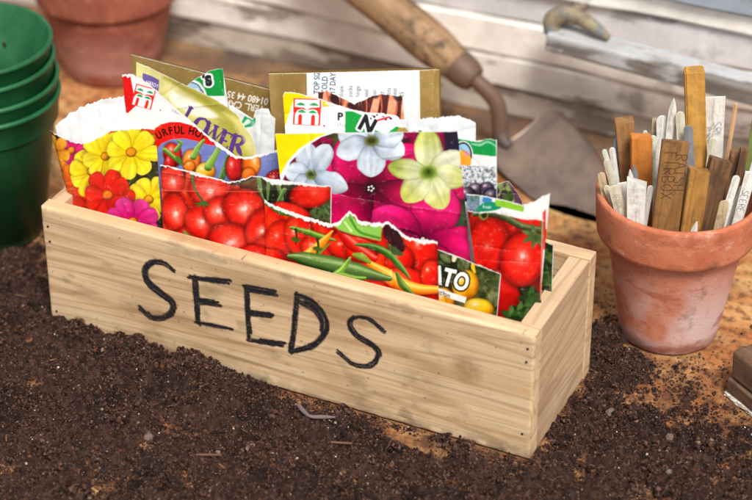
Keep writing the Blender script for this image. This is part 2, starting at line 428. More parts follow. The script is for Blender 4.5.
def sheet(key, top, x_bl, x_br, art, step=.75, bulge=1.5, tear=None, tear_noise=.8, wrinkle=.6, off=0.0, left_in=0.0, bg=(245, 245, 245), seed=1, curl=None, y_bot=None):
    """one printed sheet: `top` is its upper edge in print units, x_bl / x_br where its sides meet the box floor"""
    a, O, vx, vy = pframe(key)
    top = np.array(top, float)
    yl = floor_y(key, x_bl) if y_bot is None else y_bot; yr = floor_y(key, x_br) if y_bot is None else y_bot
    w = np.hypot(*(top[-1] - top[0])); h = max(yl, yr) - top[:, 1].min()
    nx = max(8, int(w / step)); ny = max(8, int(h / step))
    u = np.linspace(0, 1, nx)
    seg = np.concatenate([[0], np.cumsum(np.hypot(*np.diff(top, axis=0).T))]); seg /= seg[-1]
    tx = np.interp(u, seg, top[:, 0]); ty = np.interp(u, seg, top[:, 1])
    if tear is not None:
        ty = ty + tear_noise * 2 * (fbm(tx * .55, tx * 0 + seed * 3.7, seed, 4) - .5) * (.3 + sstep(0, .03, u) * sstep(1, .97, u))
    v = np.linspace(0, 1, ny)[:, None]
    X = (x_bl + (x_br - x_bl) * u)[None] * (1 - v) + tx[None] * v
    Y = (yl + (yr - yl) * u)[None] * (1 - v) + ty[None] * v
    p = Paint(X, Y, bg); p.seed = seed * 13
    art(p)
    if tear is not None:
        d = (np.broadcast_to(Y, X.shape) - ty[None]).ravel()
        tw = tear * (.45 + 1.1 * fbm(p.X * .35, p.Y * 0 + seed, seed + 5, 3))
        wt = sstep(tw + .5, tw - .4, d)
        g = 232 + 20 * fbm(p.X * .9, p.Y * .9, seed, 3)
        p.put(np.arange(len(p.X)), wt, np.stack([g, g, g * .985], 1))
    cr = random.Random(seed * 101); crease = np.zeros(X.shape)
    if step < 1:
        for _ in range(4):
            an = cr.choice([cr.uniform(-.25, .25), cr.uniform(1.3, 1.9), cr.uniform(0, PI)]); ox = cr.uniform(tx.min(), tx.max()); oy = cr.uniform(ty.min(), ty.min() + 90)
            d = (X - ox) * math.sin(an) - (Y - oy) * math.cos(an) + 3 * (fbm(X / 20, Y / 20, seed + 70, 2) - .5); along = (X - ox) * math.cos(an) + (Y - oy) * math.sin(an)
            L_ = cr.uniform(18, 60); fade = np.exp(-(along / L_) ** 2); crease += cr.choice([-1, 1]) * .55 * np.exp(-np.abs(d) / 2.2) * fade
            wl = (np.exp(-(d / .32) ** 2) * fade * sstep(.45, .75, fbm(X / 2.5, Y / 2.5, seed + 80, 3)) * .55).ravel(); p.put(np.arange(len(p.X)), wl, (240, 232, 226))
        sc = sstep(.70, .80, fbm(X / 3, Y / 3, seed + 90, 4)).ravel() * .25; p.put(np.arange(len(p.X)), sc, (232, 226, 220))
    P = O + (X - a[0])[..., None] * vx + (Y - a[1])[..., None] * vy
    n = np.cross(vx, vy); n = n / np.linalg.norm(n)
    if n[1] > 0: n = -n
    U = np.broadcast_to(u[None], X.shape); VV = np.broadcast_to(v, X.shape)
    hgt = bulge * 1e-3 * (1 - (2 * U - 1) ** 2) * (0.35 + .65 * np.sin(PI * np.clip(VV, 0, 1)))
    hgt = hgt + wrinkle * 1e-3 * 2 * (fbm(X / 26, Y / 26, seed + 9, 3) - .5)
    hgt = hgt + 1e-3 * crease
    if curl is not None: hgt = hgt + 1e-3 * curl(U, VV, X, Y)
    P = P + n * (hgt + off * 1e-3)[..., None]
    return np_mesh('sheet', P.reshape(-1, 3), grid_faces(ny, nx), lin(grade(p.C)) * .93)

def packet(key, label, front, back=None, mat=None, group='seed packets standing in the box', name='seed_packet', cat='seed packet', front_label=None, back_label=None):
    a, O, vx, vy = pframe(key)
    root = empty(name, (float(O[0]), float(O[1]), FLOOR_Z), label, cat, group)
    o = link('front_sheet', sheet(key, **front), mat or M_PRINT, root)
    if front_label: o['label'] = front_label
    if back:
        b = link('back_sheet', sheet(back.pop('key', key), **back), mat or M_PRINT, root)
        if back_label: b['label'] = back_label
    return root

def paper(p):
    i = np.arange(len(p.X)); g = 236 + 16 * fbm(p.X / 5, p.Y / 5, 4, 4)
    p.put(i, np.ones(len(i)), np.stack([g, g, g * .99], 1))

def crumpled_white(p):
    i = np.arange(len(p.X)); n = fbm(p.X / 6, p.Y / 6, 8, 5, .6); g = 214 + 44 * n
    p.put(i, np.ones(len(i)), np.stack([g * .99, g, g * 1.005], 1))

# -- the art of each packet
def art_peppers(p):
    p.mottle([(110, 8, 8), (190, 20, 14), (228, 40, 18), (238, 66, 24)], 9, 2)
    for x, y, rx, ry, ro in ((280, 240, 16, 20, 20), (300, 236, 15, 22, -10), (319, 247, 17, 14, 10), (270, 262, 16, 14, 0), (300, 276, 22, 14, 20), (345, 246, 18, 12, 20), (362, 248, 17, 14, 0), (334, 290, 24, 10, 14), (378, 293, 26, 12, 12), (420, 252, 17, 26, -12), (400, 262, 14, 16, 0), (408, 282, 24, 14, 20), (372, 240, 26, 9, 22), (430, 274, 10, 14, 0)):
        p.fruit(x, y, rx, ry, ro, (226, 30, 16), (128, 6, 6), (250, 80, 40), hs=.16, k=.75)
    p.stroke([(337, 227), (352, 243), (374, 258)], [3, 6, 4], (206, 22, 16), (130, 6, 8), (255, 150, 130))
    p.stroke([(322, 224), (350, 230), (376, 240)], [2, 5, 3], (200, 24, 16), (120, 6, 8), (255, 130, 110))
    p.poly([(384, 223), (391, 225), (400, 236), (404, 250), (397, 252), (389, 243), (383, 233)], (52, 20, 28), 1, True)
    p.poly([(386, 243), (395, 247), (403, 255), (393, 254)], (70, 90, 50), 1, True)
    p.poly([(334, 226), (350, 214), (362, 226), (382, 226), (381, 241), (358, 236), (340, 230)], (142, 196, 92), 1.2)
    p.stroke([(350, 218), (360, 232), (380, 238)], 1.2, (84, 140, 50)); p.stroke([(345, 222), (352, 231)], 1, (205, 232, 160))
    p.stroke([(291, 227), (306, 231), (322, 236), (336, 240)], [1.5, 3, 3, 1], (92, 132, 40), (50, 82, 20), (190, 210, 120))
    p.stroke([(266, 203), (282, 210), (300, 214)], [2, 5, 3], (100, 150, 60), (52, 88, 28), (200, 220, 150))
    p.stroke([(308, 254), (322, 243), (333, 231)], [5, 4.5, 1], (236, 146, 34), (180, 84, 10), (255, 214, 120))
    p.stroke([(320, 252), (330, 243)], [2, 1], (120, 130, 40))
    p.stroke([(356, 244), (372, 246), (386, 252), (400, 266), (410, 278)], [1, 3.2, 3.6, 3, .8], (60, 104, 36), (28, 56, 16), (150, 184, 110))
    p.stroke([(371, 263), (384, 272), (397, 281), (415, 288), (438, 289)], [3, 6, 6.6, 6, 3.5], (238, 154, 36), (190, 90, 16), (255, 224, 140))
    p.stroke([(397, 272), (402, 283), (413, 294)], [1.5, 3.5, 2], (70, 104, 36), (34, 58, 16), (150, 180, 100))
    p.stroke([(289, 256), (305, 258), (330, 264), (358, 270), (390, 278)], [2.5, 7, 9, 8, 2.5], (70, 104, 44), (24, 48, 14), (176, 200, 140), k=.7)
    p.stroke([(337, 274), (344, 268), (351, 257)], [4, 3, 1.2], (108, 150, 52), (60, 94, 24), (190, 214, 120))
    p.stroke([(342, 274), (354, 277), (366, 277)], [3.5, 3.5, 1.5], (96, 140, 46), (50, 80, 20), (180, 206, 110))
    p.stroke([(355, 254), (362, 256), (370, 261)], [2, 4, 2], (140, 160, 60), (80, 100, 30))
    for x, y in ((296, 238), (318, 247)):
        p.stroke([(x, y - 9), (x + 1, y - 2), (x, y + 5)], [1.4, 1, .8], (40, 54, 22)); p.ell(x, y + 1, 5, 2.2, 10, (66, 92, 36), .4)

def art_cherry(p):
    p.mottle([(196, 26, 16), (224, 48, 24), (232, 70, 34)], 12, 4)
    p.poly([(150, 160), (300, 160), (340, 190), (335, 230), (300, 222), (262, 200), (256, 176), (236, 186), (206, 176), (190, 168), (180, 184), (150, 180)], (30, 26, 18), 2, True)
    i = p.box(240, 170, 335, 225); p.mottle([(14, 16, 12), (30, 38, 22), (52, 62, 36)], 7, 6, i, .8)
    for a in (((258, 178), (262, 196), (270, 206)), ((268, 180), (268, 200)), ((276, 182), (282, 200), (278, 212)), ((284, 190), (276, 205)), ((315, 186), (318, 200), (326, 214)), ((242, 168), (240, 182))):
        p.stroke(a, [2.2, 1.6, 1], (84, 116, 60), (40, 66, 30), (150, 176, 120))
    i = p.box(285, 198, 335, 240); p.mottle([(60, 84, 40), (110, 138, 80), (40, 60, 30)], 4, 9, i[p.X[i] + p.Y[i] > 520], .7)
    T = ((309, 195, 20, 13, -8), (290, 212, 20, 9, 18), (172, 179, 13, 15, 0), (210, 190, 22, 18, 15), (196, 236, 22, 12, 10), (173.5, 211, 14, 19, -4), (204, 221, 20, 18, 12), (222, 212, 18, 16, 0), (244, 207, 21, 18.5, 12), (232, 240, 24, 17, 20), (188, 248, 16, 9, 0), (262, 230, 16, 22, 10), (282, 252, 30, 18, 10), (310, 240, 30, 20, 0), (258, 256, 20, 12, 10))
    for k, (x, y, rx, ry, ro) in enumerate(T):
        p.fruit(x, y, rx, ry, ro, (222, 42, 28), (150, 14, 10), (240, 84, 58), hl=(.15, .0) if k in (2, 5, 9) else (.02, -.05), hs=.24, shine=(255, 214, 200), k=.95 if k not in (0, 1) else .25)
    p.stroke([(192, 172), (196, 190), (205, 202)], [1.6, 1.3, 1], (70, 104, 54), (34, 54, 24))
    for a in range(0, 360, 60):
        p.stroke([(203, 203), (203 + 8 * math.cos(math.radians(a + 14)), 204 + 3.4 * math.sin(math.radians(a + 14)))], [1.3, .5], (70, 106, 50))
    p.fruit(178, 240, 16, 8, 0, (236, 84, 36), (180, 40, 10), (246, 130, 70), k=.2)
    p.stroke([(184, 232), (194, 240)], [1.5, 1], (120, 150, 70))
    i = p.box(150, 150, 340, 190.5); i = i[p.Y[i] < 190 + .02 * (p.X[i] - 180)]
    p.put(i, np.full(len(i), .12), (255, 225, 215))
    p.stroke([(158, 190), (200, 190.8), (260, 191.6)], .3, (232, 120, 100), n=2)

def art_yellowtom(p):
    p.mottle([(26, 34, 16), (52, 64, 30), (78, 88, 50), (120, 126, 84)], 7, 21)
    for k in range(26):
        x = random.uniform(436, 500); y = random.uniform(250, 318); an = random.uniform(0, 180); c = random.choice([(44, 66, 30), (88, 106, 56), (30, 44, 22), (118, 130, 84)])
        p.petal(x, y, an, random.uniform(8, 16), random.uniform(2.5, 5), c, None, .7, .8, None, .2)
    p.fruit(466, 285, 13, 15, 12, (240, 178, 30), (190, 112, 8), (252, 214, 80), hs=.2)
    p.fruit(479, 308, 15, 10, 10, (246, 198, 40), (200, 130, 10), (254, 226, 110), hs=.2)
    p.fruit(443, 300, 12, 13, 0, (242, 160, 26), (190, 100, 6), (252, 200, 80), hs=.2)
    p.fruit(452, 322, 12, 10, 0, (242, 170, 30), (190, 100, 6), (252, 200, 80), hs=.2)
    p.stroke([(474.5, 256), (473, 266), (475, 272)], [1.4, 2, 1], (236, 190, 50)); p.stroke([(456, 253), (454, 260)], [3, 2], (236, 222, 190))
    p.text('ATO', 429.5, 280.5, 24, 15, (252, 252, 246), .035, .78, outline=(20, 20, 16), ow=1.5)
    p.poly([(430, 284.5), (467, 296.8), (465.5, 303), (430, 291)], (250, 250, 244))
    p.text('ration', 434, 292.2, 7, 18.5, (60, 66, 60), .01)

def art_cosmos(p):
    p.mottle([(24, 24, 14), (46, 44, 24), (66, 66, 34), (34, 22, 16)], 6, 31)
    for k in range(40):
        p.petal(random.uniform(50, 170), random.uniform(130, 230), random.uniform(0, 360), random.uniform(6, 14), random.uniform(1, 2.5), random.choice([(70, 84, 36), (40, 58, 22), (96, 96, 50)]), None, .7, .8)
    F = p.flower
    F(72, 150, 8, 18, 6.5, 12, (214, 40, 112), (230, 70, 140), (222, 140, 50), 4)
    F(52, 152, 7, 17, 6, 10, (238, 150, 40), (244, 176, 60), (190, 90, 20), 3)
    F(58, 176, 7, 15, 6, 40, (232, 120, 36), (240, 150, 60), (190, 90, 20), 3)
    F(152, 139, 7, 20, 7, 20, (226, 74, 34), (240, 104, 50), (220, 130, 40), 4)
    F(120, 127, 7, 14, 6, 50, (222, 60, 30), (236, 96, 50), (220, 130, 40), 2)
    F(160, 150, 7, 13, 5, 0, (226, 74, 34), (240, 104, 50), (220, 130, 40), 2)
    F(76, 188, 8, 27, 9, 30, (228, 92, 34), (238, 128, 50), (206, 110, 30), 4)
    F(90, 204, 8, 23, 8, 5, (208, 44, 26), (224, 70, 40), (206, 110, 30), 3.5)
    F(92, 171, 8, 24, 8.5, 15, (244, 206, 30), (252, 226, 60), (226, 150, 30), 4.2)
    F(106, 156, 8, 25, 8, 35, (246, 212, 30), (253, 230, 70), (222, 146, 26), 4.4)
    F(131.6, 152, 8, 26, 8.4, 8, (248, 216, 28), (255, 234, 64), (222, 142, 26), 5)
    F(149, 199, 8, 22, 7.6, 28, (246, 210, 30), (254, 230, 70), (222, 146, 26), 4.6)
    F(109, 194, 8, 26, 8.6, 10, (206, 30, 22), (220, 54, 34), (228, 120, 36), 5.2)
    F(134, 221, 8, 26, 8.4, 24, (202, 26, 112), (224, 70, 146), (226, 130, 40), 5)
    # worn white line along the folded side

def logo(p, x, y, w, h, rot=0):
    """red square with two white sprouting arches and green leaves"""
    r = math.radians(rot); c, n = math.cos(r), math.sin(r)
    q = lambda u, v: (x + (u * w) * c - (v * h) * n, y + (u * w) * n + (v * h) * c)
    R = (226, 52, 40); Wt = (250, 250, 248); G = (40, 150, 92)
    p.poly([q(0, 0), q(1, 0), q(1, 1), q(0, 1)], R)
    p.poly([q(.05, .04), q(.95, .04), q(.95, .33), q(.62, .36), q(.56, .42), q(.44, .42), q(.38, .36), q(.05, .33)], Wt)
    p.poly([q(.06, .98), q(.06, .62), q(.14, .46), q(.30, .40), q(.5, .47), q(.70, .40), q(.86, .46), q(.94, .62), q(.94, .98)], Wt)
    for a, b in ((.19, .33), (.67, .81)):
        p.poly([q(a, .98), q(a, .66), q((a + b) / 2, .58), q(b, .66), q(b, .98)], R)
    p.poly([q(.02, .34), q(.30, .36), q(.12, .46), q(.03, .60)], R); p.poly([q(.98, .34), q(.70, .36), q(.88, .46), q(.97, .60)], R)
    p.poly([q(.47, .10), q(.53, .10), q(.53, .98), q(.47, .98)], Wt)
    for u, v in ((.26, .22), (.74, .22), (.30, .50), (.70, .50)):
        p.poly([q(u - .17, v + .03), q(u, v - .06), q(u + .17, v + .03), q(u, v + .05)], G, .5, True)

def art_hot(p):
    paper(p)
    p.poly([(118, 72), (131, 72), (137, 104), (128, 112), (122, 112)], (214, 30, 34))
    p.poly([(130, 74), (134, 78), (139, 105), (136, 105)], (250, 250, 248))
    logo(p, 136.5, 83.5, 21, 21, 16)
    p.ell(160.5, 110, .8, .8, 0, (226, 60, 50))
    p.text('Thomp', 171, 111, 5, 24, (120, 126, 140))
    arc = [(145, 141), (154, 128.6), (161, 124), (170, 121.8), (180, 122), (194, 126), (206, 134), (216, 142)]
    low = [(218, 146), (206, 144), (196, 140.5), (184, 138), (172, 138.8), (162, 142.6), (155, 150)]
    p.poly([(138, 150)] + low[::-1] + [(232, 150), (300, 140), (300, 260), (138, 260)], (122, 132, 186))
    i = p.box(138, 130, 300, 215); i = i[(p.Y[i] > 146)]; p.mottle([(104, 114, 170), (130, 140, 194), (146, 154, 200)], 22, 41, i, .6)
    p.poly(arc + low, (214, 32, 30))
    txt = 'URFUL HOT'; base = np.array([(158.2, 139), (163.8, 135.9), (169.6, 134.2), (174.6, 133.4), (180.4, 133.4), (184, 133), (188, 133.8), (194.2, 135.4), (200.2, 138)]); ang = [-30, -20, -12, -4, 3, 6, 12, 18, 25]
    for ch, b, a in zip(txt, base, ang): p.text(ch, b[0], b[1], 10.5, a, (28, 14, 12), .03, .8)
    st = dict(dark=(50, 84, 30), light=(180, 200, 120))
    p.fruit(173, 154, 9, 12, -15, (204, 30, 28), (120, 6, 10), (236, 80, 60), hs=.2); p.fruit(170, 164, 6, 10, 0, (190, 24, 26), (110, 6, 10), (230, 70, 60), hs=.15)
    p.stroke([(176, 150), (181, 143), (178, 140)], [2.5, 2, 1], (92, 132, 60), **st); p.stroke([(165, 149), (176, 158), (190, 167)], [2.4, 2.4, 2], (104, 146, 62), **st)
    p.stroke([(178, 157), (182, 163)], 2, (80, 120, 50))
    p.fruit(192, 160, 9, 11, 0, (232, 122, 34), (170, 66, 10), (250, 170, 80), hs=.2); p.fruit(190, 166, 6, 6, 0, (236, 130, 36), (170, 66, 10), (250, 180, 90), hs=.2)
    p.stroke([(194, 156), (199, 146), (204, 140)], [3.5, 2.4, 1.6], (118, 156, 66), **st)
    p.fruit(206, 171, 10, 9, 0, (238, 182, 40), (190, 110, 10), (252, 220, 110), hs=.2)
    p.stroke([(209, 166), (217, 152), (220, 144)], [4.5, 2.6, 1.8], (126, 164, 66), **st)
    p.stroke([(222, 178), (226, 168), (228, 156)], [3, 3.4, 1.5], (60, 104, 46), (30, 60, 24), (150, 180, 110))
    p.fruit(235, 167, 8.5, 14, 0, (196, 28, 24), (110, 4, 8), (232, 74, 56), hs=.17); p.stroke([(232, 154), (235, 150)], 2, (84, 120, 50))
    p.fruit(251, 164, 9, 13, 0, (238, 124, 28), (176, 66, 8), (252, 176, 80), hl=(.3, -.2), hs=.2); p.fruit(249, 175, 7, 8, 0, (236, 116, 26), (170, 60, 8), (250, 160, 70), k=.1); p.stroke([(246, 153), (251, 150)], 2.4, (96, 140, 56))
    p.fruit(276, 180, 11, 10, -20, (198, 26, 30), (120, 6, 12), (226, 70, 60), hs=.12)
    for k in range(16): p.ell(270 + (k % 4) * 3.4, 173 + (k // 4) * 3, .5, .4, 0, (250, 190, 180))

def art_flower(p):
    i = np.arange(len(p.X)); n = fbm(p.X / 30, p.Y / 30, 3, 3)
    t = sstep(170, 250, p.X + .25 * (p.Y - 90)); c0 = np.array((222, 214, 150.)); c1 = np.array((176, 170, 82.))
    p.put(i, np.ones(len(i)), c0 + (c1 - c0) * t[:, None] + (n[:, None] - .5) * 24)
    p.poly([(172, 90), (184, 94), (200, 101), (218, 113), (216, 117), (196, 114), (178, 105), (170, 97)], (246, 245, 226), 2.5, True)  # white highlight band painted into the curled packet's colour
    p.stroke([(166, 76), (196, 92), (222, 108), (240, 126)], [1.5, 3, 4, 2], (160, 152, 70), soft=3)
    p.stroke([(226, 112), (240, 124), (248, 142)], [1, 4, 5], (206, 198, 120), soft=3)
    p.poly([(143, 72.5), (160.5, 79), (160, 90), (143, 83)], (112, 96, 160)); p.text('HARDY', 145.6, 83.2, 5.4, 17, (236, 232, 246), .02, .78)
    pu = (92, 62, 128)
    def serif(cx, cy, sz, rot, strokes):
        r = math.radians(rot); c, n = math.cos(r), math.sin(r)
        for pts, w in strokes: p.stroke([(cx + sz * (a * c - b * n), cy + sz * (a * n + b * c)) for a, b in pts], [q * sz for q in w], pu, n=5, soft=.35)
    bars = lambda x, y, h=.16: ([(x - h, y), (x + h, y)], [.045, .045])
    serif(192, 114, 15, 30, [([(-.2, -.5), (-.2, .5)], [.12, .12]), ([(-.2, .5), (.25, .48), (.3, .3)], [.05, .07, .04]), bars(-.2, -.5), bars(-.2, .5)])
    serif(203.6, 124.2, 15.5, 30, [([(0, -.5), (-.34, -.3), (-.4, 0), (-.34, .3), (0, .5)], [.05, .11, .15, .11, .05]), ([(0, -.5), (.34, -.3), (.4, 0), (.34, .3), (0, .5)], [.05, .11, .15, .11, .05])])
    serif(214.8, 131.6, 15.5, 27, [([(-.55, -.5), (-.28, .5)], [.12, .09]), ([(-.28, .5), (0, -.35)], [.04, .04]), ([(0, -.45), (.26, .5)], [.12, .09]), ([(.26, .5), (.55, -.5)], [.04, .04]), bars(-.55, -.5), bars(0, -.5), bars(.55, -.5, .12)])
    serif(226.3, 139.4, 15.5, 22, [([(-.2, -.5), (-.2, .5)], [.13, .13]), ([(-.2, -.5), (.22, -.5), (.27, -.3)], [.05, .06, .03]), ([(-.2, 0), (.12, 0)], [.05, .06]), ([(-.2, .5), (.25, .5), (.32, .25)], [.05, .07, .03]), bars(-.2, -.5), bars(-.2, .5)])
    serif(237.4, 143.8, 17.5, 14, [([(-.2, -.5), (-.2, .5)], [.13, .13]), ([(-.2, -.5), (.15, -.48), (.28, -.25), (.12, -.02), (-.2, 0)], [.05, .08, .13, .08, .05]), ([(.02, 0), (.22, .3), (.40, .5)], [.09, .13, .06]), bars(-.2, -.5), bars(-.2, .5)])
    p.poly([(240, 128), (252, 140), (256, 160), (250, 160)], (206, 200, 140), 3)

def art_hlogo(p):
    paper(p)
    p.poly([(280, 88), (300, 88), (328, 101), (322, 106), (296, 116), (284, 128), (280, 128)], (252, 220, 20))
    p.poly([(294, 98), (323, 98), (323, 126), (284, 128)], (250, 250, 248))
    p.poly([(322.5, 103), (331, 105.5), (323, 107)], (252, 220, 20))
    logo(p, 293.6, 98, 27.5, 26.5, 2)
    p.ell(324.5, 125.4, 1, 1, 0, (226, 60, 50))
    p.text('P', 337.5, 119.5, 10.5, 3, (40, 40, 44), .04); p.text('rhu', 337.5, 126, 6, 3, (150, 160, 166))
    p.poly([(345.5, 111), (352, 111), (362, 115), (398, 130), (392, 140), (345.5, 140)], (22, 150, 62))
    p.poly([(366, 114), (386, 113), (412, 120), (400, 140), (376, 130)], (250, 250, 250), 1)
    p.poly([(388, 132), (396, 126), (404, 130), (402, 140), (380, 140)], (24, 150, 62), .6)
    p.text('N', 357.5, 127, 21, 27, (26, 26, 28), .05, .95, outline=(252, 252, 252), ow=2)
    for k in range(12): p.ell(370 + k * 2.4 + random.uniform(-1, 1), 115 + random.uniform(-2, 5), random.uniform(.6, 1.8), random.uniform(.6, 1.4), random.uniform(0, 90), (30, 32, 34))
    p.poly([(394, 134), (399, 127), (407, 129), (411, 135), (408, 140), (394, 140)], (172, 146, 84), .7)
    p.stroke([(378, 120), (388, 117)], 1, (214, 60, 60))

def art_white_back(p):
    crumpled_white(p); p.poly([(395, 132), (399, 126), (406, 128), (410, 134), (406, 140), (395, 140)], (176, 150, 90), .7)
    p.ell(420, 131, 2, .7, 0, (60, 60, 60)); p.ell(414, 132, 1.5, 1, 0, (170, 60, 50))

def art_nicotiana(p):
    p.mottle([(40, 30, 30), (92, 14, 46), (150, 16, 74), (60, 60, 36), (130, 14, 60)], 16, 51)
    p.poly([(440, 200), (490, 196), (490, 260), (446, 252), (432, 226)], (46, 64, 44), 4, True); i = p.box(438, 200, 490, 300); p.mottle([(30, 44, 30), (60, 84, 56), (92, 112, 84)], 8, 8, i, .55)
    p.poly([(335, 134), (345, 140), (344, 160), (333, 152)], (60, 84, 40), 2); p.poly([(292, 178), (300, 170), (306, 186), (300, 198)], (60, 88, 46), 2); p.poly([(390, 160), (400, 168), (396, 186), (384, 178)], (90, 60, 40), 3)
    p.poly([(442, 133), (460, 133), (462, 156), (444, 158)], (34, 32, 52), 1.5); p.poly([(438, 160), (466, 180), (470, 200), (452, 198)], (190, 24, 84), 2)
    mg = dict(tip=(204, 14, 108), base=(140, 6, 62), a=.75, b=.45, cr=0, vein=.12, edge=.18)
    F = p.flower
    for an, l, w in ((200, 66, 25), (238, 58, 24), (-35, 64, 23), (30, 76, 26), (88, 66, 26), (140, 74, 28)):
        p.petal(372, 187, an, l, w, (192, 10, 84), (224, 28, 112), .7, .66, (96, 2, 44), .26, .46)
    p.ell(372, 187, 7.5, 6.6, 10, (60, 6, 34), .25); p.ell(372, 187, 5, 4, 0, (24, 8, 20), .3)
    for a in range(5): p.ell(372 + 2.6 * math.cos(a * 1.26), 187 + 2.2 * math.sin(a * 1.26), 1.1, 1, 0, (236, 226, 220), .4)
    for an, l, w in ((-68, 60, 24), (-150, 58, 18), (22, 68, 26), (70, 60, 22), (165, 70, 20)):
        p.petal(424, 238, an, l, w, (206, 14, 96), (234, 46, 130), .75, .72, (128, 4, 66), .26, .46)
    p.ell(424, 238, 5, 4, 0, (60, 10, 30), .4); p.ell(424, 237, 2, 1.6, 0, (220, 210, 190), .4)
    wh = dict(tip=(222, 232, 240), base=(150, 164, 176))
    for an, l, w in ((-105, 34, 12), (-58, 35, 12), (188, 28, 11), (130, 25, 11), (72, 27, 12), (20, 40, 11)):
        p.petal(311.5, 174, an, l, w, (196, 210, 226), wh['tip'], .72, .62, wh['base'], .1, .2)
    p.ell(311.5, 174, 5.4, 4.6, 0, (96, 108, 50), .35); p.ell(311.5, 173.5, 2.6, 2.2, 0, (52, 58, 20), .4)
    for an, l, w in ((-168, 34, 12), (-115, 20, 10), (-60, 20, 10), (160, 37, 12), (90, 35, 14), (22, 35, 12), (-12, 32, 11)):
        p.petal(372, 141, an, l, w, (202, 215, 230), wh['tip'], .72, .62, wh['base'], .1, .2)
    p.ell(372, 141, 7, 5, 0, (96, 104, 50), .35); p.ell(372, 141, 4, 2.6, 0, (56, 60, 24), .4)
    for an, l, w, c in ((-92, 43, 14, (206, 212, 118)), (-28, 37, 12, (232, 234, 206)), (14, 38, 12, (212, 216, 130)), (66, 39, 13, (216, 218, 130)), (130, 36, 13, (206, 210, 110)), (190, 40, 10, (178, 190, 92))):
        p.petal(428, 172.5, an, l, w, (236, 238, 204), c, .72, .60, (196, 204, 130), .14, .22)
    p.ell(428, 172.5, 8, 6.8, 0, (120, 146, 60), .35); p.ell(428, 172, 5, 4.4, 0, (84, 106, 36), .35); p.ell(428, 171.5, 2, 2, 0, (50, 64, 20), .4)
    i, a, sd = p.poly_mask([(270, 130), (345, 130), (322, 137), (304, 148), (290, 162), (282, 180), (270, 182)]); p.put(i, a, (250, 250, 246))
    p.poly([(270, 130), (337, 130), (318, 137), (300, 148), (287, 161), (280, 174), (270, 178)], (252, 220, 16))

def art_redtom(p):
    p.mottle([(70, 6, 8), (128, 8, 8), (160, 14, 10)], 14, 61)
    p.fruit(500, 228, 34, 26, 0, (190, 22, 14), (120, 6, 6), (216, 50, 30), hs=.15, k=.3); p.fruit(534, 222, 18, 14, 0, (206, 26, 16), (130, 6, 6), (226, 60, 36), k=.2)
    p.fruit(501, 290, 22, 34, -8, (196, 24, 18), (112, 4, 6), (220, 56, 40), hs=.12, k=.3)
    p.fruit(488, 245, 22, 29, 10, (206, 30, 20), (120, 6, 6), (228, 66, 44), hl=(.1, -.1), hs=.2, k=.45)
    p.poly([(512, 276), (532, 286), (546, 300), (546, 330), (500, 330), (514, 310), (522, 296)], (24, 30, 20), 2, True)
    p.fruit(523, 259, 22, 27, 8, (218, 36, 24), (130, 6, 8), (238, 84, 58), hl=(-.1, -.1), hs=.22, k=.75)
    p.stroke([(474, 215), (484, 212), (502, 216), (522, 226), (545, 231)], [2, 4.4, 3.6, 3.2, 3], (74, 84, 50), (30, 36, 22), (140, 146, 100))
    p.ell(484, 214.5, 5, 5.6, 0, (126, 138, 70), .2); p.ell(484.5, 214.5, 3, 3.8, 0, (40, 40, 24), .3)
    for a in (100, 150, 200, 60, 20): p.petal(535, 235, a, 14, 2.6, (78, 104, 54), (110, 130, 74), .5, .8)
    p.stroke([(535, 233), (532, 226)], [2, 1.6], (84, 100, 56)); p.stroke([(541, 222), (543, 232), (541, 240)], [1.5, 2, 1], (70, 100, 50))
    for x, y in ((530, 296), (536, 304), (520, 312), (512, 316), (526, 318)):
        for a in range(0, 360, 60): p.petal(x, y, a + x, 12, 3.2, random.choice([(60, 96, 44), (92, 126, 66), (42, 66, 30)]), None, .5, .7)
    p.stroke([(542, 220), (541, 300)], .5, (236, 150, 130), n=2)

def art_redtom_back(p):
    paper(p)
    p.poly([(464, 190), (493, 197), (493, 206), (466, 203)], (180, 204, 214), 1.5); i = p.box(464, 190, 480, 216); p.mottle([(60, 80, 110), (120, 140, 160), (60, 90, 70)], 3, 5, i, .8)
    p.poly([(484, 197), (492, 199.5), (490, 204), (483, 202)], (70, 130, 180), .6, True)
    p.poly([(478, 208), (484, 203.5), (493, 202.5), (500, 205), (499, 210), (478, 212)], (24, 140, 104), .5, True); p.text('fresh', 483, 208.6, 4.6, 4, (240, 248, 244), .01, .9)
    p.poly([(495.5, 200), (524, 205), (523.4, 213), (496, 206.6)], (142, 196, 64))
    p.poly([(542, 214), (549, 206), (549, 250), (543, 250)], (216, 60, 50), 1); p.poly([(545, 196), (550, 196), (549, 230), (545, 230)], (244, 244, 242), 1)

def art_leafy(p):
    p.mottle([(22, 34, 14), (48, 70, 28), (84, 110, 52), (34, 50, 22)], 5, 71)
    for k in range(36):
        p.petal(random.uniform(534, 556), random.uniform(240, 315), random.uniform(0, 360), random.uniform(7, 14), random.uniform(3, 6), random.choice([(76, 110, 50), (50, 78, 32), (104, 134, 70), (30, 48, 20)]), None, .6, .6, None, .25)

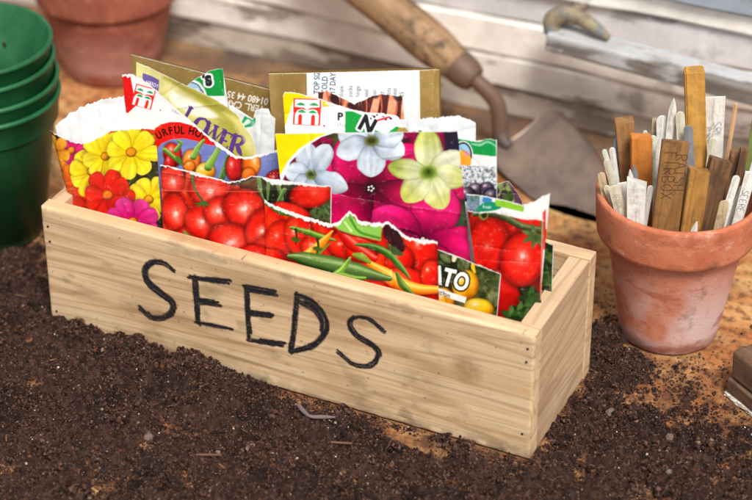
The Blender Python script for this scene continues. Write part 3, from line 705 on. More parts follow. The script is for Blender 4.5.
def art_grey(p):
    paper(p)
    p.poly([(455, 138), (478, 142), (486, 138), (499, 139), (499, 156.5), (472, 154), (455, 152)], (16, 148, 74))
    p.stroke([(472, 144), (480, 145), (488, 142), (498, 147)], [.8, 1.2, 1, .6], (150, 206, 174))
    p.ell(463, 154.5, 10, 13.5, 0, (250, 250, 250), .03); p.ell(463, 154.5, 9, 12.4, 0, (26, 26, 30), .04); p.ell(463, 154.5, 7.4, 10.6, 0, (160, 206, 236), .05)
    p.poly([(457, 156), (462, 150), (470, 156), (470, 166), (457, 166)], (240, 160, 50), .8, True); p.ell(466, 154, 3, 3, 0, (240, 150, 140), .2)
    i = p.box(455, 165, 500, 210); i = i[p.Y[i] > 165 + .04 * (p.X[i] - 461)]
    p.mottle([(120, 126, 130), (196, 202, 206), (232, 236, 238), (150, 156, 160)], 2.6, 81, i)
    for k in range(60): p.ell(random.uniform(462, 498), random.uniform(166, 186), random.uniform(.4, 1.3), random.uniform(.3, 1), random.uniform(0, 180), random.choice([(70, 74, 78), (240, 244, 246), (110, 114, 118)]), .4)
    for x, y, r in ((476, 190, 8), (487, 188, 7), (468, 194, 8), (492, 196, 8), (480, 202, 9)): p.fruit(x, y, r, r * .9, 0, (66, 52, 72), (24, 18, 30), (120, 108, 128), hs=.25)

def art_purple(p):
    p.mottle([(60, 76, 36), (110, 130, 70), (150, 166, 104), (90, 60, 84)], 6, 91)
    for k in range(26): p.petal(random.uniform(493, 522), random.uniform(180, 215), random.uniform(0, 360), random.uniform(6, 12), random.uniform(2, 5), random.choice([(120, 146, 72), (84, 110, 48), (168, 184, 120), (88, 50, 78)]), None, .6, .6, None, .25)
    p.poly([(508, 180), (514, 186), (524, 206), (516, 206)], (92, 60, 84), 2)

def art_carrot(p):
    p.mottle([(222, 138, 106), (238, 166, 132), (244, 184, 152)], 6, 101)
    for x0, x1, t in ((318, 324, .3), (330, 337, -.4), (352, 360, -.2), (366, 376, .5), (382, 390, .25), (398, 402, .1), (342, 345, .2)):
        p.poly([(x0, 88), (x1, 88), (x1 - 20 * t, 128), (x0 - 20 * t - 2, 128)], (84, 46, 46), .7)
    for x in (326, 340, 364, 379, 394): p.stroke([(x, 88), (x + 3, 108), (x - 2, 128)], .7, (206, 110, 80), n=3)
    for x, y in ((334, 99), (352, 106), (374, 94), (398, 97)): p.ell(x, y, 5, 4, 20, (60, 34, 36), .4)

def art_whitecr(p):
    crumpled_white(p)
    p.stroke([(243, 122), (247, 117), (253, 119), (252, 124), (246, 126)], [1.2, 2, 2.4, 2, 1], (44, 160, 104))
    p.stroke([(253, 122), (258, 150)], [1, 2], (206, 210, 212), soft=3, n=2); p.stroke([(256, 113), (272, 114)], [.6, .6], (200, 204, 206), soft=2, n=2)

def art_greens(p):
    paper(p)
    p.poly([(180, 98), (186, 86), (196, 81), (206, 88), (210, 108), (186, 108)], (176, 206, 226), 1, True)
    i, a, sd = p.poly_mask([(184, 98), (190, 90), (198, 88), (204, 96), (206, 110), (184, 110)], 1); p.put(i, a, (226, 238, 244))
    p.poly([(194, 80), (210, 70), (223, 66), (224, 96), (206, 96), (201, 86)], (14, 146, 66))
    p.stroke([(193, 80.5), (200, 84), (204, 90), (206, 97)], 1.1, (250, 250, 250)); p.stroke([(191, 82), (198, 85), (203, 92), (204.5, 98)], .5, (60, 70, 80))
    p.text("'s", 203.5, 85.5, 19, -8, (30, 32, 36), .07, .8, outline=(252, 252, 252), ow=1.8)

def art_kraft(p):
    p.mottle([(140, 116, 70), (156, 130, 82), (148, 122, 74)], 20, 111)
    p.text('01480 44 35', 268, 98.6, 9.5, 11, (244, 240, 226), .03, .86, flip=True)
    p.text('YERL. CAMB', 264, 106.2, 9.5, 10, (244, 240, 226), .03, .86, flip=True)

def art_kraftbox(p):
    p.mottle([(146, 120, 72), (164, 138, 88), (154, 128, 80)], 26, 121)
    p.poly([(305.5, 60), (418, 60), (421, 150), (305.5, 150)], (247, 247, 246))
    rows = ['TOP SIZE', 'COLD', '17 DAYS', 'slope', 'packs', 'hinge', 'seal', 'pan', 'lay', 'pots', 'peat', '25']
    xs = [316, 324, 332, 341, 350, 357.5, 366, 374, 381, 388, 394, 401]
    for t, x in zip(rows, xs):
        if x < 335: p.text(t, x + 3, 94, 8, -88, (66, 92, 118), .015, .8)
        else: p.text(t, x + 2, 97, 6.4, -88, (118, 128, 142), .01, .8)
    p.stroke([(306, 60), (306, 140)], .5, (120, 96, 50), n=2)
# ------------------------------------------------------------------ the packets, front to back
packet('peppers', 'packet with red and orange peppers and green chillies, torn open, frontmost in the box',
    dict(top=[(264, 199), (274, 205), (287, 210), (310, 217), (331, 224), (340, 222), (344, 217), (350, 211), (355, 216), (360, 222), (371, 223), (382, 223.5), (388, 222), (397, 230), (408, 239), (420, 240), (435, 242.5)],
         x_bl=266, x_br=444, art=art_peppers, step=.42, bulge=1.6, tear=3.4, tear_noise=1.3, seed=2),
    dict(top=[(264, 204), (300, 218), (340, 228), (390, 232), (434, 250)], x_bl=266, x_br=444, art=paper, step=2.5, bulge=-.6, off=-1.2, tear=1.0, seed=3, wrinkle=.2))
packet('cherry', 'packet printed with oval cherry tomatoes, torn along its top, behind the pepper packet',
    dict(top=[(160, 164), (172, 166.5), (186, 170), (200, 175), (216, 178), (228, 182), (240, 180.5), (252, 176), (262, 178), (272, 184), (282, 184), (296, 184), (310, 186), (328, 187)],
         x_bl=164, x_br=330, art=art_cherry, step=.42, bulge=1.2, tear=1.2, tear_noise=1.0, seed=4),
    dict(top=[(160, 165), (190, 172), (228, 183), (262, 179), (328, 189)], x_bl=164, x_br=330, art=paper, step=2.5, bulge=-.5, off=-1.2, tear=1.0, seed=5, wrinkle=.2))
packet('yellowtom', 'dark leafy packet with yellow tomatoes and white letters ATO, at the front right',
    dict(top=[(420, 243), (437, 249), (460, 258), (480, 266), (500, 274)], x_bl=412, x_br=488, art=art_yellowtom, step=.42, bulge=.8, tear=.35, tear_noise=.4, seed=6),
    dict(top=[(420, 243.6), (460, 258.6), (500, 275)], x_bl=412, x_br=488, art=paper, step=2.5, bulge=-.3, off=-1.0, tear=.6, seed=7, wrinkle=.1))
packet('cosmos', 'large packet of yellow, red and pink daisies with ragged torn top, at left end',
    dict(top=[(48, 131), (54, 134), (62, 137), (72, 141), (82, 143), (90, 141), (97, 138), (104, 135), (111, 130), (124, 129.5), (138, 129), (147, 129), (154, 130)],
         x_bl=92, x_br=172, art=art_cosmos, step=.42, bulge=1.6, tear=1.1, tear_noise=1.0, seed=8, curl=lambda U, V, X, Y: -5 * np.exp(-U / .05) * (1 - V) - 2 * np.exp(-U / .04)),
    dict(top=[(47, 131), (60, 120), (76, 112), (92, 107), (108, 104), (120, 101), (129, 99), (136, 106), (142, 116), (146, 129)], x_bl=92, x_br=158, art=crumpled_white, step=.9, bulge=0, off=-2.0, tear=1.5, tear_noise=2.2, seed=9, wrinkle=1.6,
         curl=lambda U, V, X, Y: -8 * sstep(.55, 1, V)))
packet('redtom', 'packet with big red tomatoes on a green vine, at the right end',
    dict(top=[(467.5, 211), (480, 213), (492, 211.5), (500, 213), (512, 216.5), (524, 219), (534, 219.5), (543.5, 221)], x_bl=496, x_br=538, art=art_redtom, step=.42, bulge=1.6, tear=.7, tear_noise=.4, seed=10),
    dict(key='redtomback', top=[(466.5, 194.5), (478, 195.5), (494, 198.5), (508, 202), (522, 206), (534, 203), (541, 198), (549, 195)], x_bl=498, x_br=530, art=art_redtom_back, step=.42, bulge=0, tear=.9, tear_noise=.8, seed=11))
packet('leafy', 'narrow dark green leafy packet edge beside the red tomato packet',
    dict(top=[(534, 238), (545, 242), (553, 245.5)], x_bl=536, x_br=548, art=art_leafy, step=.42, bulge=.4, tear=.3, seed=12),
    dict(top=[(534, 239), (545, 243), (553, 247)], x_bl=536, x_br=548, art=paper, step=2, bulge=-.2, off=-.8, seed=13))
packet('nicotiana', 'packet of white, magenta and lime flowers with a yellow corner, tallest in the middle',
    dict(top=[(275, 133.5), (300, 133.2), (340, 133), (400, 133), (455, 133)], x_bl=299, x_br=488, art=art_nicotiana, step=.42, bulge=2.6, tear=.35, tear_noise=.2, seed=14),
    dict(top=[(276, 135), (340, 134.5), (400, 134.5), (454, 134.5)], x_bl=300, x_br=486, art=paper, step=2, bulge=-.3, off=-1.4, tear=.5, tear_noise=.3, seed=15))
packet('whiteback', 'white packet with a ragged torn rim behind the right half of the flower packet',
    dict(top=[(388, 124), (394, 119), (408, 119.5), (424, 118.5), (440, 116.5), (458, 115.5), (468, 119), (475.5, 122), (474.5, 136)], x_bl=402, x_br=490, art=art_white_back, step=.6, bulge=.4, tear=1.2, tear_noise=1.4, seed=35, wrinkle=1.0),
    dict(top=[(389, 126), (424, 121), (458, 118), (474, 138)], x_bl=402, x_br=490, art=paper, step=2, bulge=0, off=-1.6, tear=1, seed=36))
packet('hot', 'white packet with a red arched band over hot peppers on blue, torn into a slope',
    dict(top=[(122, 74.5), (132, 73.5), (141, 78), (151, 85), (160, 94), (172, 105), (184, 115), (196, 125), (208, 136), (222, 147), (234, 154.5), (244, 157), (254, 155.5), (266, 152), (284, 149)],
         x_bl=146, x_br=300, art=art_hot, step=.42, bulge=1.2, tear=2.6, tear_noise=1.0, seed=16),
    dict(top=[(123, 76), (141, 80), (172, 107), (208, 138), (240, 160), (284, 154)], x_bl=146, x_br=300, art=paper, step=2, bulge=-.4, off=-1.3, tear=1.0, seed=17))
packet('hlogo', 'white packet with a yellow corner and a red square emblem behind the flower packet',
    dict(top=[(283, 95.5), (285, 92), (290, 91.4), (300, 93.5), (320, 99), (334, 103), (350, 109), (366, 112.5), (382, 112.8), (394, 115.5), (398, 117), (402, 126)], x_bl=296, x_br=412, art=art_hlogo, step=.42, bulge=1.0, tear=1.0, tear_noise=.8, seed=18),
    dict(top=[(284, 97), (310, 98), (350, 110), (392, 118), (401, 128)], x_bl=296, x_br=411, art=paper, step=2, bulge=-.3, off=-1.2, tear=1.0, seed=19))
packet('grey', 'white packet with a green top band and dark berries, right of the flower packet',
    dict(top=[(448, 136), (461, 139), (474, 141.5), (480, 142), (486, 139), (491, 138.8), (496, 139.8)], x_bl=460, x_br=498, art=art_grey, step=.42, bulge=.8, tear=.4, tear_noise=.5, seed=20),
    dict(top=[(448, 137), (470, 142), (484, 141), (496, 141)], x_bl=460, x_br=498, art=paper, step=2, bulge=-.3, off=-1, seed=21))
packet('purple', 'small packet corner printed with pale green leaves, in front of the trowel blade',
    dict(top=[(488, 187), (494, 184.5), (502, 182), (509, 181), (515, 190), (522, 201)], x_bl=500, x_br=536, art=art_purple, step=.42, bulge=.4, tear=.3, seed=22),
    dict(top=[(488, 188), (509, 182.5), (522, 203)], x_bl=500, x_br=536, art=paper, step=2, bulge=-.2, off=-.8, seed=23))
packet('flower', 'olive and cream packet with curling purple letters and a small violet tag',
    dict(top=[(136, 62), (150, 67), (165, 73), (180, 80), (198, 88), (214, 96), (226, 104), (236, 113), (243, 124), (249, 136), (252, 152)], x_bl=150, x_br=262, art=art_flower, step=.42, bulge=0, tear=.4, tear_noise=.3, seed=24, wrinkle=1.4,
         curl=lambda U, V, X, Y: 3.0 * np.sin(PI * np.clip((X - 150) / 100, 0, 1)) * V - 4 * sstep(.8, 1, U) * V),
    dict(top=[(137, 66), (165, 79), (198, 95), (226, 114), (243, 142), (249, 158)], x_bl=150, x_br=262, art=paper, step=2, bulge=0, off=-3.2, seed=25))
packet('carrot', 'packet with a picture of orange carrots showing above the emblem packet',
    dict(top=[(318, 92), (326, 90.5), (336, 95), (345, 99), (353, 104), (362, 101), (372, 95.5), (384, 94), (396, 95.5), (402, 96), (404, 118)], x_bl=326, x_br=412, art=art_carrot, step=.42, bulge=.8, tear=.3, tear_noise=.8, seed=26),
    dict(top=[(318, 93), (345, 100), (353, 106), (384, 96), (404, 119)], x_bl=326, x_br=412, art=paper, step=2, bulge=-.3, off=-1, seed=27))
packet('whitecr', 'crumpled plain white packet with a scrap of green print, left of the yellow corner',
    dict(top=[(229, 104), (236, 109), (244, 114), (253, 119), (256, 110), (262, 108.5), (268, 109), (271, 115), (275.5, 118), (272, 126), (271, 140)], x_bl=236, x_br=278, art=art_whitecr, step=.42, bulge=.8, tear=.8, seed=28, wrinkle=1.6),
    dict(top=[(230, 106), (253, 120), (262, 111), (270, 119), (271, 142)], x_bl=236, x_br=278, art=paper, step=2, bulge=-.3, off=-1.4, seed=29))
packet('greens', 'green pointed packet corner with black lettering outlined in white at the back',
    dict(top=[(182, 90), (192, 81), (202, 75), (210, 70.5), (217, 69), (222.5, 68.8), (224.5, 82), (227, 99)], x_bl=194, x_br=238, art=art_greens, step=.42, bulge=.6, tear=.35, tear_noise=.3, seed=30),
    dict(top=[(182, 91.5), (202, 77), (220, 71), (226, 101)], x_bl=194, x_br=238, art=paper, step=2, bulge=-.2, off=-1, seed=31))

def card(key, label, quad, art, thick, cat, name, cap=None):
    """stiff card sleeve: printed face, plain back, thin side"""
    a, O, vx, vy = pframe(key)
    root = empty(name, (float(O[0]), float(O[1]), FLOOR_Z), label, cat)
    (x0, y0), (x1, y1), xb0, xb1 = quad
    f = sheet(key, [(x0, y0), ((x0 + x1) / 2, (y0 + y1) / 2), (x1, y1)], xb0, xb1, art, .42, 0, .45, .2, .25)
    link('front_panel', f, M_CARD, root)
    def plain(p): p.mottle([(120, 94, 48), (140, 112, 60)], 20, 9)
    link('back_panel', sheet(key, [(x0, y0), ((x0 + x1) / 2, (y0 + y1) / 2), (x1, y1)], xb0, xb1, plain, 3, 0, None, off=-thick, wrinkle=.25), M_CARD, root)
    n = np.cross(vx, vy); n /= np.linalg.norm(n); n = n if n[1] < 0 else -n
    pt = lambda x, y, t: O + (x - a[0]) * vx + (y - a[1]) * vy - n * thick * 1e-3 * t
    for (xa, ya), (xc, yc) in (((x0, y0), (xb0, floor_y(key, xb0))), ((x1, y1), (xb1, floor_y(key, xb1)))):
        V = [pt(xa, ya, 0), pt(xa, ya, 1), pt(xc, yc, 1), pt(xc, yc, 0)]
        link('side_panel', np_mesh('side', np.array(V), np.array([(0, 1, 2, 3)]), np.tile(lin((138, 110, 56)), (4, 1)), False), M_CARD, root)
    return root
card('kraftbox', 'brown card sleeve with a white label of sideways text, standing at the back', ((268, 73.5), (437.5, 70), 278, 446), art_kraftbox, 3.0, 'card sleeve', 'card_sleeve')
card('kraft', 'plain brown card sleeve with upside down white numbers along the back of the box', ((130, 54), (284, 93), 138, 290), art_kraft, 1.5, 'card sleeve', 'card_sleeve')

# ------------------------------------------------------------------ the wooden box
BL, BD, BH, BT = 0.300, 0.0901, 0.0811, 0.0093
box = empty('wooden_box', (0.15, 0.045, 0), 'long pale pine box with SEEDS handwritten on its front, full of packets', 'wooden box')
PB, PDK, PL = (202, 165, 122), (142, 100, 62), (224, 197, 160)
M_BOXX = mat_wood('pine_long', 0, PB, PDK, PL, 1.0, .05, seed=1)
M_BOXF = mat_wood('pine_front', 0, PB, PDK, PL, 1.0, .10, ink=True, seed=2)
M_BOXY = mat_wood('pine_end', 1, (196, 162, 126), (142, 100, 66), (218, 190, 156), 1.1, .10, seed=3)

INK = {
    'S': [[(0.0863, 0.0618), (0.0799, 0.0649), (0.0721, 0.0632), (0.0665, 0.0567), (0.0679, 0.0496), (0.0750, 0.0449), (0.0825, 0.0407), (0.0828, 0.0345), (0.0776, 0.0284), (0.0690, 0.0261), (0.0622, 0.0303)]],
    'E': [[(0.0981, 0.0619), (0.0984, 0.0453), (0.0986, 0.0298)], [(0.0950, 0.0603), (0.1080, 0.0622), (0.1202, 0.0642)], [(0.0994, 0.0459), (0.1132, 0.0484)], [(0.0981, 0.0301), (0.1101, 0.0316), (0.1212, 0.0322)]],
    'E2': [[(0.1306, 0.0637), (0.1310, 0.0448), (0.1316, 0.0285)], [(0.1303, 0.0627), (0.1496, 0.0648)], [(0.1318, 0.0466), (0.1471, 0.0493)], [(0.1311, 0.0291), (0.1428, 0.0303), (0.1528, 0.0318)]],
    'D': [[(0.1628, 0.0683), (0.1606, 0.0486), (0.1578, 0.0283)], [(0.1615, 0.0674), (0.1711, 0.0663), (0.1784, 0.0587), (0.1794, 0.0492), (0.1717, 0.0370), (0.1573, 0.0282)], [(0.1632, 0.0641), (0.1722, 0.0613), (0.1768, 0.0547), (0.1764, 0.0479)]],
    'S2': [[(0.2148, 0.0593), (0.2060, 0.0644), (0.1978, 0.0632), (0.1936, 0.0576), (0.1971, 0.0513), (0.2073, 0.0473), (0.2108, 0.0415), (0.2059, 0.0338), (0.1961, 0.0315), (0.1867, 0.0371)]],
}
def front_panel():
    st = 0.00034; nx = int(BL / st); nz = int(BH / st)
    x = np.linspace(0, BL, nx)[None] * np.ones((nz, 1)); z = np.linspace(0, BH, nz)[:, None] * np.ones((1, nx))
    # broken lower left corner, worn lower edge
    zmin = .0030 * sstep(.008, .0, x) + .0016 * sstep(.012, .0135, x) * sstep(.019, .0165, x) + .0009 * fbm(x * 160, x * 0, 3, 4) + .0004
    zz = zmin + z / BH * (BH - zmin)
    xl = .0022 * sstep(.010, 0, zz) ** 1.5 + .0004 * fbm(zz * 200, zz * 0 + 4, 5, 3)
    xr = .0003 * fbm(zz * 240, zz * 0 + 9, 6, 3)
    xx = xl + x / BL * (BL - xl - xr)
    ed = np.minimum.reduce([xx - xl, BL - xr - xx, BH - zz, zz - zmin])
    y = .0011 * np.exp(-ed / .0005) + .00022 * (fbm(xx * 18, zz * 420, 7, 4) - .5) + .0003 * (fbm(xx * 40, zz * 60, 8, 3) - .5)
    top_wear = .0007 * np.clip(fbm(xx * 140, zz * 0, 12, 4) - .55, 0, 1) * np.exp(-(BH - zz) / .002)
    V = np.stack([xx, y + top_wear * 3, zz], 2)
    X, Z = xx.ravel(), zz.ravel(); ink = np.zeros(len(X))
    jit = np.random.default_rng(5)
    for ls in INK.values():
        for s in ls:
            P0 = catmull(s, 10)
            for rep in range(5):
                o = jit.normal(0, .00075, 2); P = P0 + o + np.cumsum(jit.normal(0, .00006, P0.shape), 0)
                if rep > 1:
                    k0 = jit.integers(0, max(1, len(P) // 3)); P = P[k0: len(P) - jit.integers(0, max(1, len(P) // 3))]
                w = jit.uniform(.0007, .0013)
                i = np.nonzero((X > P[:, 0].min() - .003) & (X < P[:, 0].max() + .003) & (Z > P[:, 1].min() - .003) & (Z < P[:, 1].max() + .003))[0]
                d = np.full(len(i), 9.)
                for a, b in zip(P[:-1], P[1:]):
                    ab = b - a; t = np.clip(((X[i] - a[0]) * ab[0] + (Z[i] - a[1]) * ab[1]) / (ab @ ab + 1e-12), 0, 1)
                    d = np.minimum(d, np.hypot(X[i] - a[0] - t * ab[0], Z[i] - a[1] - t * ab[1]))
                n = fbm(X[i] * 900, Z[i] * 900, 31 + rep, 3); pq = fbm(X[i] * 120, Z[i] * 120, 51 + rep, 3)
                ink[i] = np.maximum(ink[i], sstep(w + .0005, w * .40, d + .0008 * (n - .5) + .0009 * (pq - .55)) * np.clip(.80 + .4 * n + .6 * (pq - .35), .3, 1))
    stain = .75 * np.exp(-(((X - .262) / .009) ** 2 + ((Z - .048) / .008) ** 2) ** 2) * (.5 + .6 * fbm(X * 300, Z * 300, 41, 3))
    stain = np.maximum(stain, .35 * np.exp(-((X - .235) / .012) ** 2 - ((Z - .034) / .01) ** 2) * fbm(X * 200, Z * 200, 3, 3) * 2)
    stain = np.maximum(stain, .5 * sstep(.6, .8, fbm(X * 9, Z * 75, 43, 4)))
    dirt = .85 * np.exp(-Z / (.0022 + .006 * fbm(X * 45, X * 0, 47, 4))) * sstep(.30, .62, fbm(X * 150, Z * 260, 44, 5)) + .30 * sstep(.62, .8, fbm(X * 70, Z * 130, 45, 4))
    for k in range(90):
        cx, cz, r = jit.uniform(0, BL), jit.uniform(.002, BH) ** 1.0, jit.uniform(.0002, .0006)
        dirt = np.maximum(dirt, .8 * np.exp(-(((X - cx) ** 2 + (Z - cz) ** 2) / r ** 2)))
    V = V.reshape(-1, 3); F = grid_faces(nz, nx); n0 = len(V)
    # sides and back: outline pushed back by the thickness of the board
    idx = np.arange(nz * nx).reshape(nz, nx)
    loop = np.concatenate([idx[0], idx[1:, -1], idx[-1, -2::-1], idx[-2:0:-1, 0]])
    B = V[loop].copy(); B[:, 1] = BT; B2 = np.arange(len(loop)) + n0
    side = np.stack([loop, np.roll(loop, -1), np.roll(B2, -1), B2], 1)[:, ::-1]
    q = np.array([[0, BT, 0], [BL, BT, 0], [BL, BT, BH], [0, BT, BH]]) ; nq = n0 + len(loop)
    V2 = np.vstack([V, B, q]); F2 = np.vstack([F, side, np.array([[nq, nq + 3, nq + 2, nq + 1]])])
    pad = lambda a: np.concatenate([a, np.zeros(len(V2) - len(a))])
    return np_mesh('front_panel', V2, F2, None, True, {'ink': pad(ink), 'stain': pad(stain), 'dirt': pad(dirt)})
fp = front_panel()
fpo = link('front_panel', fp, M_BOXF, box); fpo['label'] = 'front board with the word SEEDS in rough black ink'

def board(name, p0, p1, mat, parent, axis, seed, bev=.0006, warp=.0003, label=None):
    """a board with softly worn edges"""
    bm = bmesh.new(); box_bm(bm, p0, p1)
    L = [p1[k] - p0[k] for k in range(3)]
    es = [e for e in bm.edges if abs((e.verts[0].co - e.verts[1].co)[axis]) > L[axis] * .9]
    bmesh.ops.subdivide_edges(bm, edges=es, cuts=int(max(6, L[axis] / .006)), use_grid_fill=True)
    bmesh.ops.bevel(bm, geom=[e for e in bm.edges if len(e.link_faces) == 2 and e.calc_face_angle(0) > 1.0], offset=bev, segments=3, profile=.6, affect='EDGES')
    r = random.Random(seed); ph = [r.uniform(0, 9) for _ in range(3)]
    for v in bm.verts:
        t = v.co[axis]
        for k in range(3):
            if k != axis: v.co[k] += warp * math.sin(t * 130 + ph[k]) * .5 + warp * .5 * math.sin(t * 410 + ph[k] * 2)
    o = link(name, bm_mesh(name, bm, False), mat, parent)
    if label: o['label'] = label
    return o
board('back_panel', (0, BD - BT, .0006), (BL, BD, BH), M_BOXX, box, 0, 3, warp=.0002)
board('end_panel', (BL - .0123, BT + .0006, .0006), (BL - .0005, BD - BT - .0005, BH - .0008), M_BOXY, box, 1, 4, warp=.0001)
board('end_panel', (.0006, BT + .0002, .0006), (.0095, BD - BT - .0002, BH - .0006), M_BOXY, box, 1, 5, warp=.0001)
board('base_panel', (.0098, BT + .0003, .001), (BL - .0126, BD - BT - .0003, .0068), M_BOXX, box, 0, 6, warp=.0001)
k = NT('rusty_nail'); M_NAIL = k.done((38, 30, 28), .7)
for x, z in ((.2962, .0725), (.2958, .0640), (.2953, .0170), (.0042, .0690), (.0045, .0590), (.0045, .0110)):
    bm = bmesh.new(); bmesh.ops.create_cone(bm, cap_ends=True, segments=10, radius1=.0008, radius2=.0007, depth=.0016, matrix=Matrix.Translation((x, .0004, z)) @ Matrix.Rotation(PI / 2, 4, 'X'))
    link('nail', bm_mesh('nail', bm), M_NAIL, box)
# ------------------------------------------------------------------ ground board and soil
def ground():
    k = NT('rust_stained_board')
    g = k.noise(1.0, 6, .65, k.mapping((9, 60, 9))); b = k.noise(9, 6, .65); f = k.noise(170, 5, .7); s = k.noise(30, 5, .7)
    c = k.mix(k.ramp(g, [(.38, 0.0), (.62, 1.0)]), (168, 116, 70), (214, 172, 116))
    c = k.mix(k.ramp(b, [(.46, 0.0), (.60, .7)]), c, (176, 94, 44))
    c = k.mix(k.ramp(s, [(.50, 0.0), (.66, .7)]), c, (112, 74, 48))
    c = k.mix(k.ramp(f, [(.48, 0.0), (.64, .85)]), c, (66, 46, 38)); c = k.mix(k.ramp(k.noise(420, 3, .7), [(.60, 0.0), (.72, .5)]), c, (206, 150, 96))
    sp = k.sep(); w = k.n('ShaderNodeMapRange'); k.l(sp[1], w.inputs[0]); w.inputs[1].default_value = .26; w.inputs[2].default_value = .335
    nn = k.math('MULTIPLY', w.outputs[0], k.ramp(k.noise(24, 4, .6), [(.3, .45), (.6, 1.0)]))
    c = k.mix(nn, c, (92, 78, 68))
    w2 = k.n('ShaderNodeMapRange'); k.l(sp[1], w2.inputs[0]); w2.inputs[1].default_value = .175; w2.inputs[2].default_value = .085
    c = k.mix(k.math('MULTIPLY', w2.outputs[0], k.ramp(k.noise(75, 6, .7), [(.34, .15), (.58, .95)])), c, (82, 52, 38))
    k.bump(k.mix(.5, f, s), .5, .0012)
    m = k.done(c, .85, .15)
    n = 40; x, y = np.meshgrid(np.linspace(-.8, 1.0, n), np.linspace(-.7, .8, n))
    me = np_mesh('ground', np.stack([x, y, 0 * x], 2).reshape(-1, 3), grid_faces(n, n))
    o = link('ground', me, m); props(o, kind='structure')
ground()

def soil_mask(x, y):
    yb = np.where(x < .02, .066, np.where(x < .28, .03, np.interp(x, [.28, .30, .33, .36, .40, .50], [.145, .124, .100, .094, .084, .07])))
    m = (yb - y) / .045
    m = np.where(x < .30, np.clip(m, -2, 1.6), np.clip(m, -3, 1.5))
    n = fbm(x * 28, y * 28, 3, 5, .6) - .5
    n2 = fbm(x * 75, y * 75, 13, 4, .6) - .5
    m = m + n * 1.5 * np.where(x > .27, 1.15, .5) + n2 * np.where(x > .27, 1.5, .3)
    m = m + .9 * np.exp(-(((x - .316) / .014) ** 2 + ((y - .103) / .011) ** 2))          # dark clump in front of the pot
    m = m + .9 * np.exp(-(((x - .298) / .012) ** 2 + ((y - .130) / .022) ** 2))
    m = np.where((x < .19) & (y < .0), np.maximum(m, .6), m)
    for cx, cy, rx, ry, a in ((.2400, -.0125, .017, .007, 1.9), (.222, -.008, .010, .003, .8), (.166, -.006, .010, .003, .6), (.262, -.024, .008, .004, .8), (.338, .078, .012, .010, .6), (.334, .106, .006, .006, .6)):
        m = m - a * 1.5 * np.exp(-((x - cx) / rx) ** 2 - ((y - cy) / ry) ** 2)
    return m

def soil_h(x, y):
    m = soil_mask(x, y)
    base = .0034 * np.clip(m, -1, 1) - .0008
    ng = fbm(x * 55, y * 55, 21, 4, .55) - .5; nf = fbm(x * 210, y * 210, 22, 4, .6) - .5; nm = fbm(x * 560, y * 560, 23, 3, .6) - .5
    bl = np.abs(2 * fbm(x * 120, y * 120, 25, 3, .5) - 1); b2 = np.abs(2 * fbm(x * 290, y * 290, 26, 3, .55) - 1)
    h = base + np.clip(m + .35, 0, 1) * (.0125 * ng + .0050 * nf + .0014 * nm + .0060 * (bl - .2) + .0016 * (b2 - .2))
    for cx, cy, r, a in ((.104, -.014, .020, .0085), (.098, -.012, .010, .0045), (.065, -.016, .026, .0065), (.128, -.014, .016, .0045), (.045, -.02, .02, .003), (.02, -.012, .024, .0025), (.318, .100, .012, .004), (-.05, .02, .03, .004), (.30, -.06, .04, .003), (.335, .03, .03, .002)):
        h = h + a * np.exp(-((x - cx) ** 2 + (y - cy) ** 2) / r ** 2) * (.5 + .9 * fbm(x * 110, y * 110, 5, 3))
    dx = np.maximum(np.maximum(-x, x - .30), 0); dy = np.maximum(np.maximum(-y, y - .09), 0)
    h = h - .0052 * np.exp(-(dx ** 2 + dy ** 2) / .008 ** 2) * sstep(.13, .19, x) * (.6 + .8 * fbm(x * 90, y * 90, 55, 3))
    inside = (x > .001) & (x < .299) & (y > .0006) & (y < .0895)
    return np.where(inside, -.006, h), m

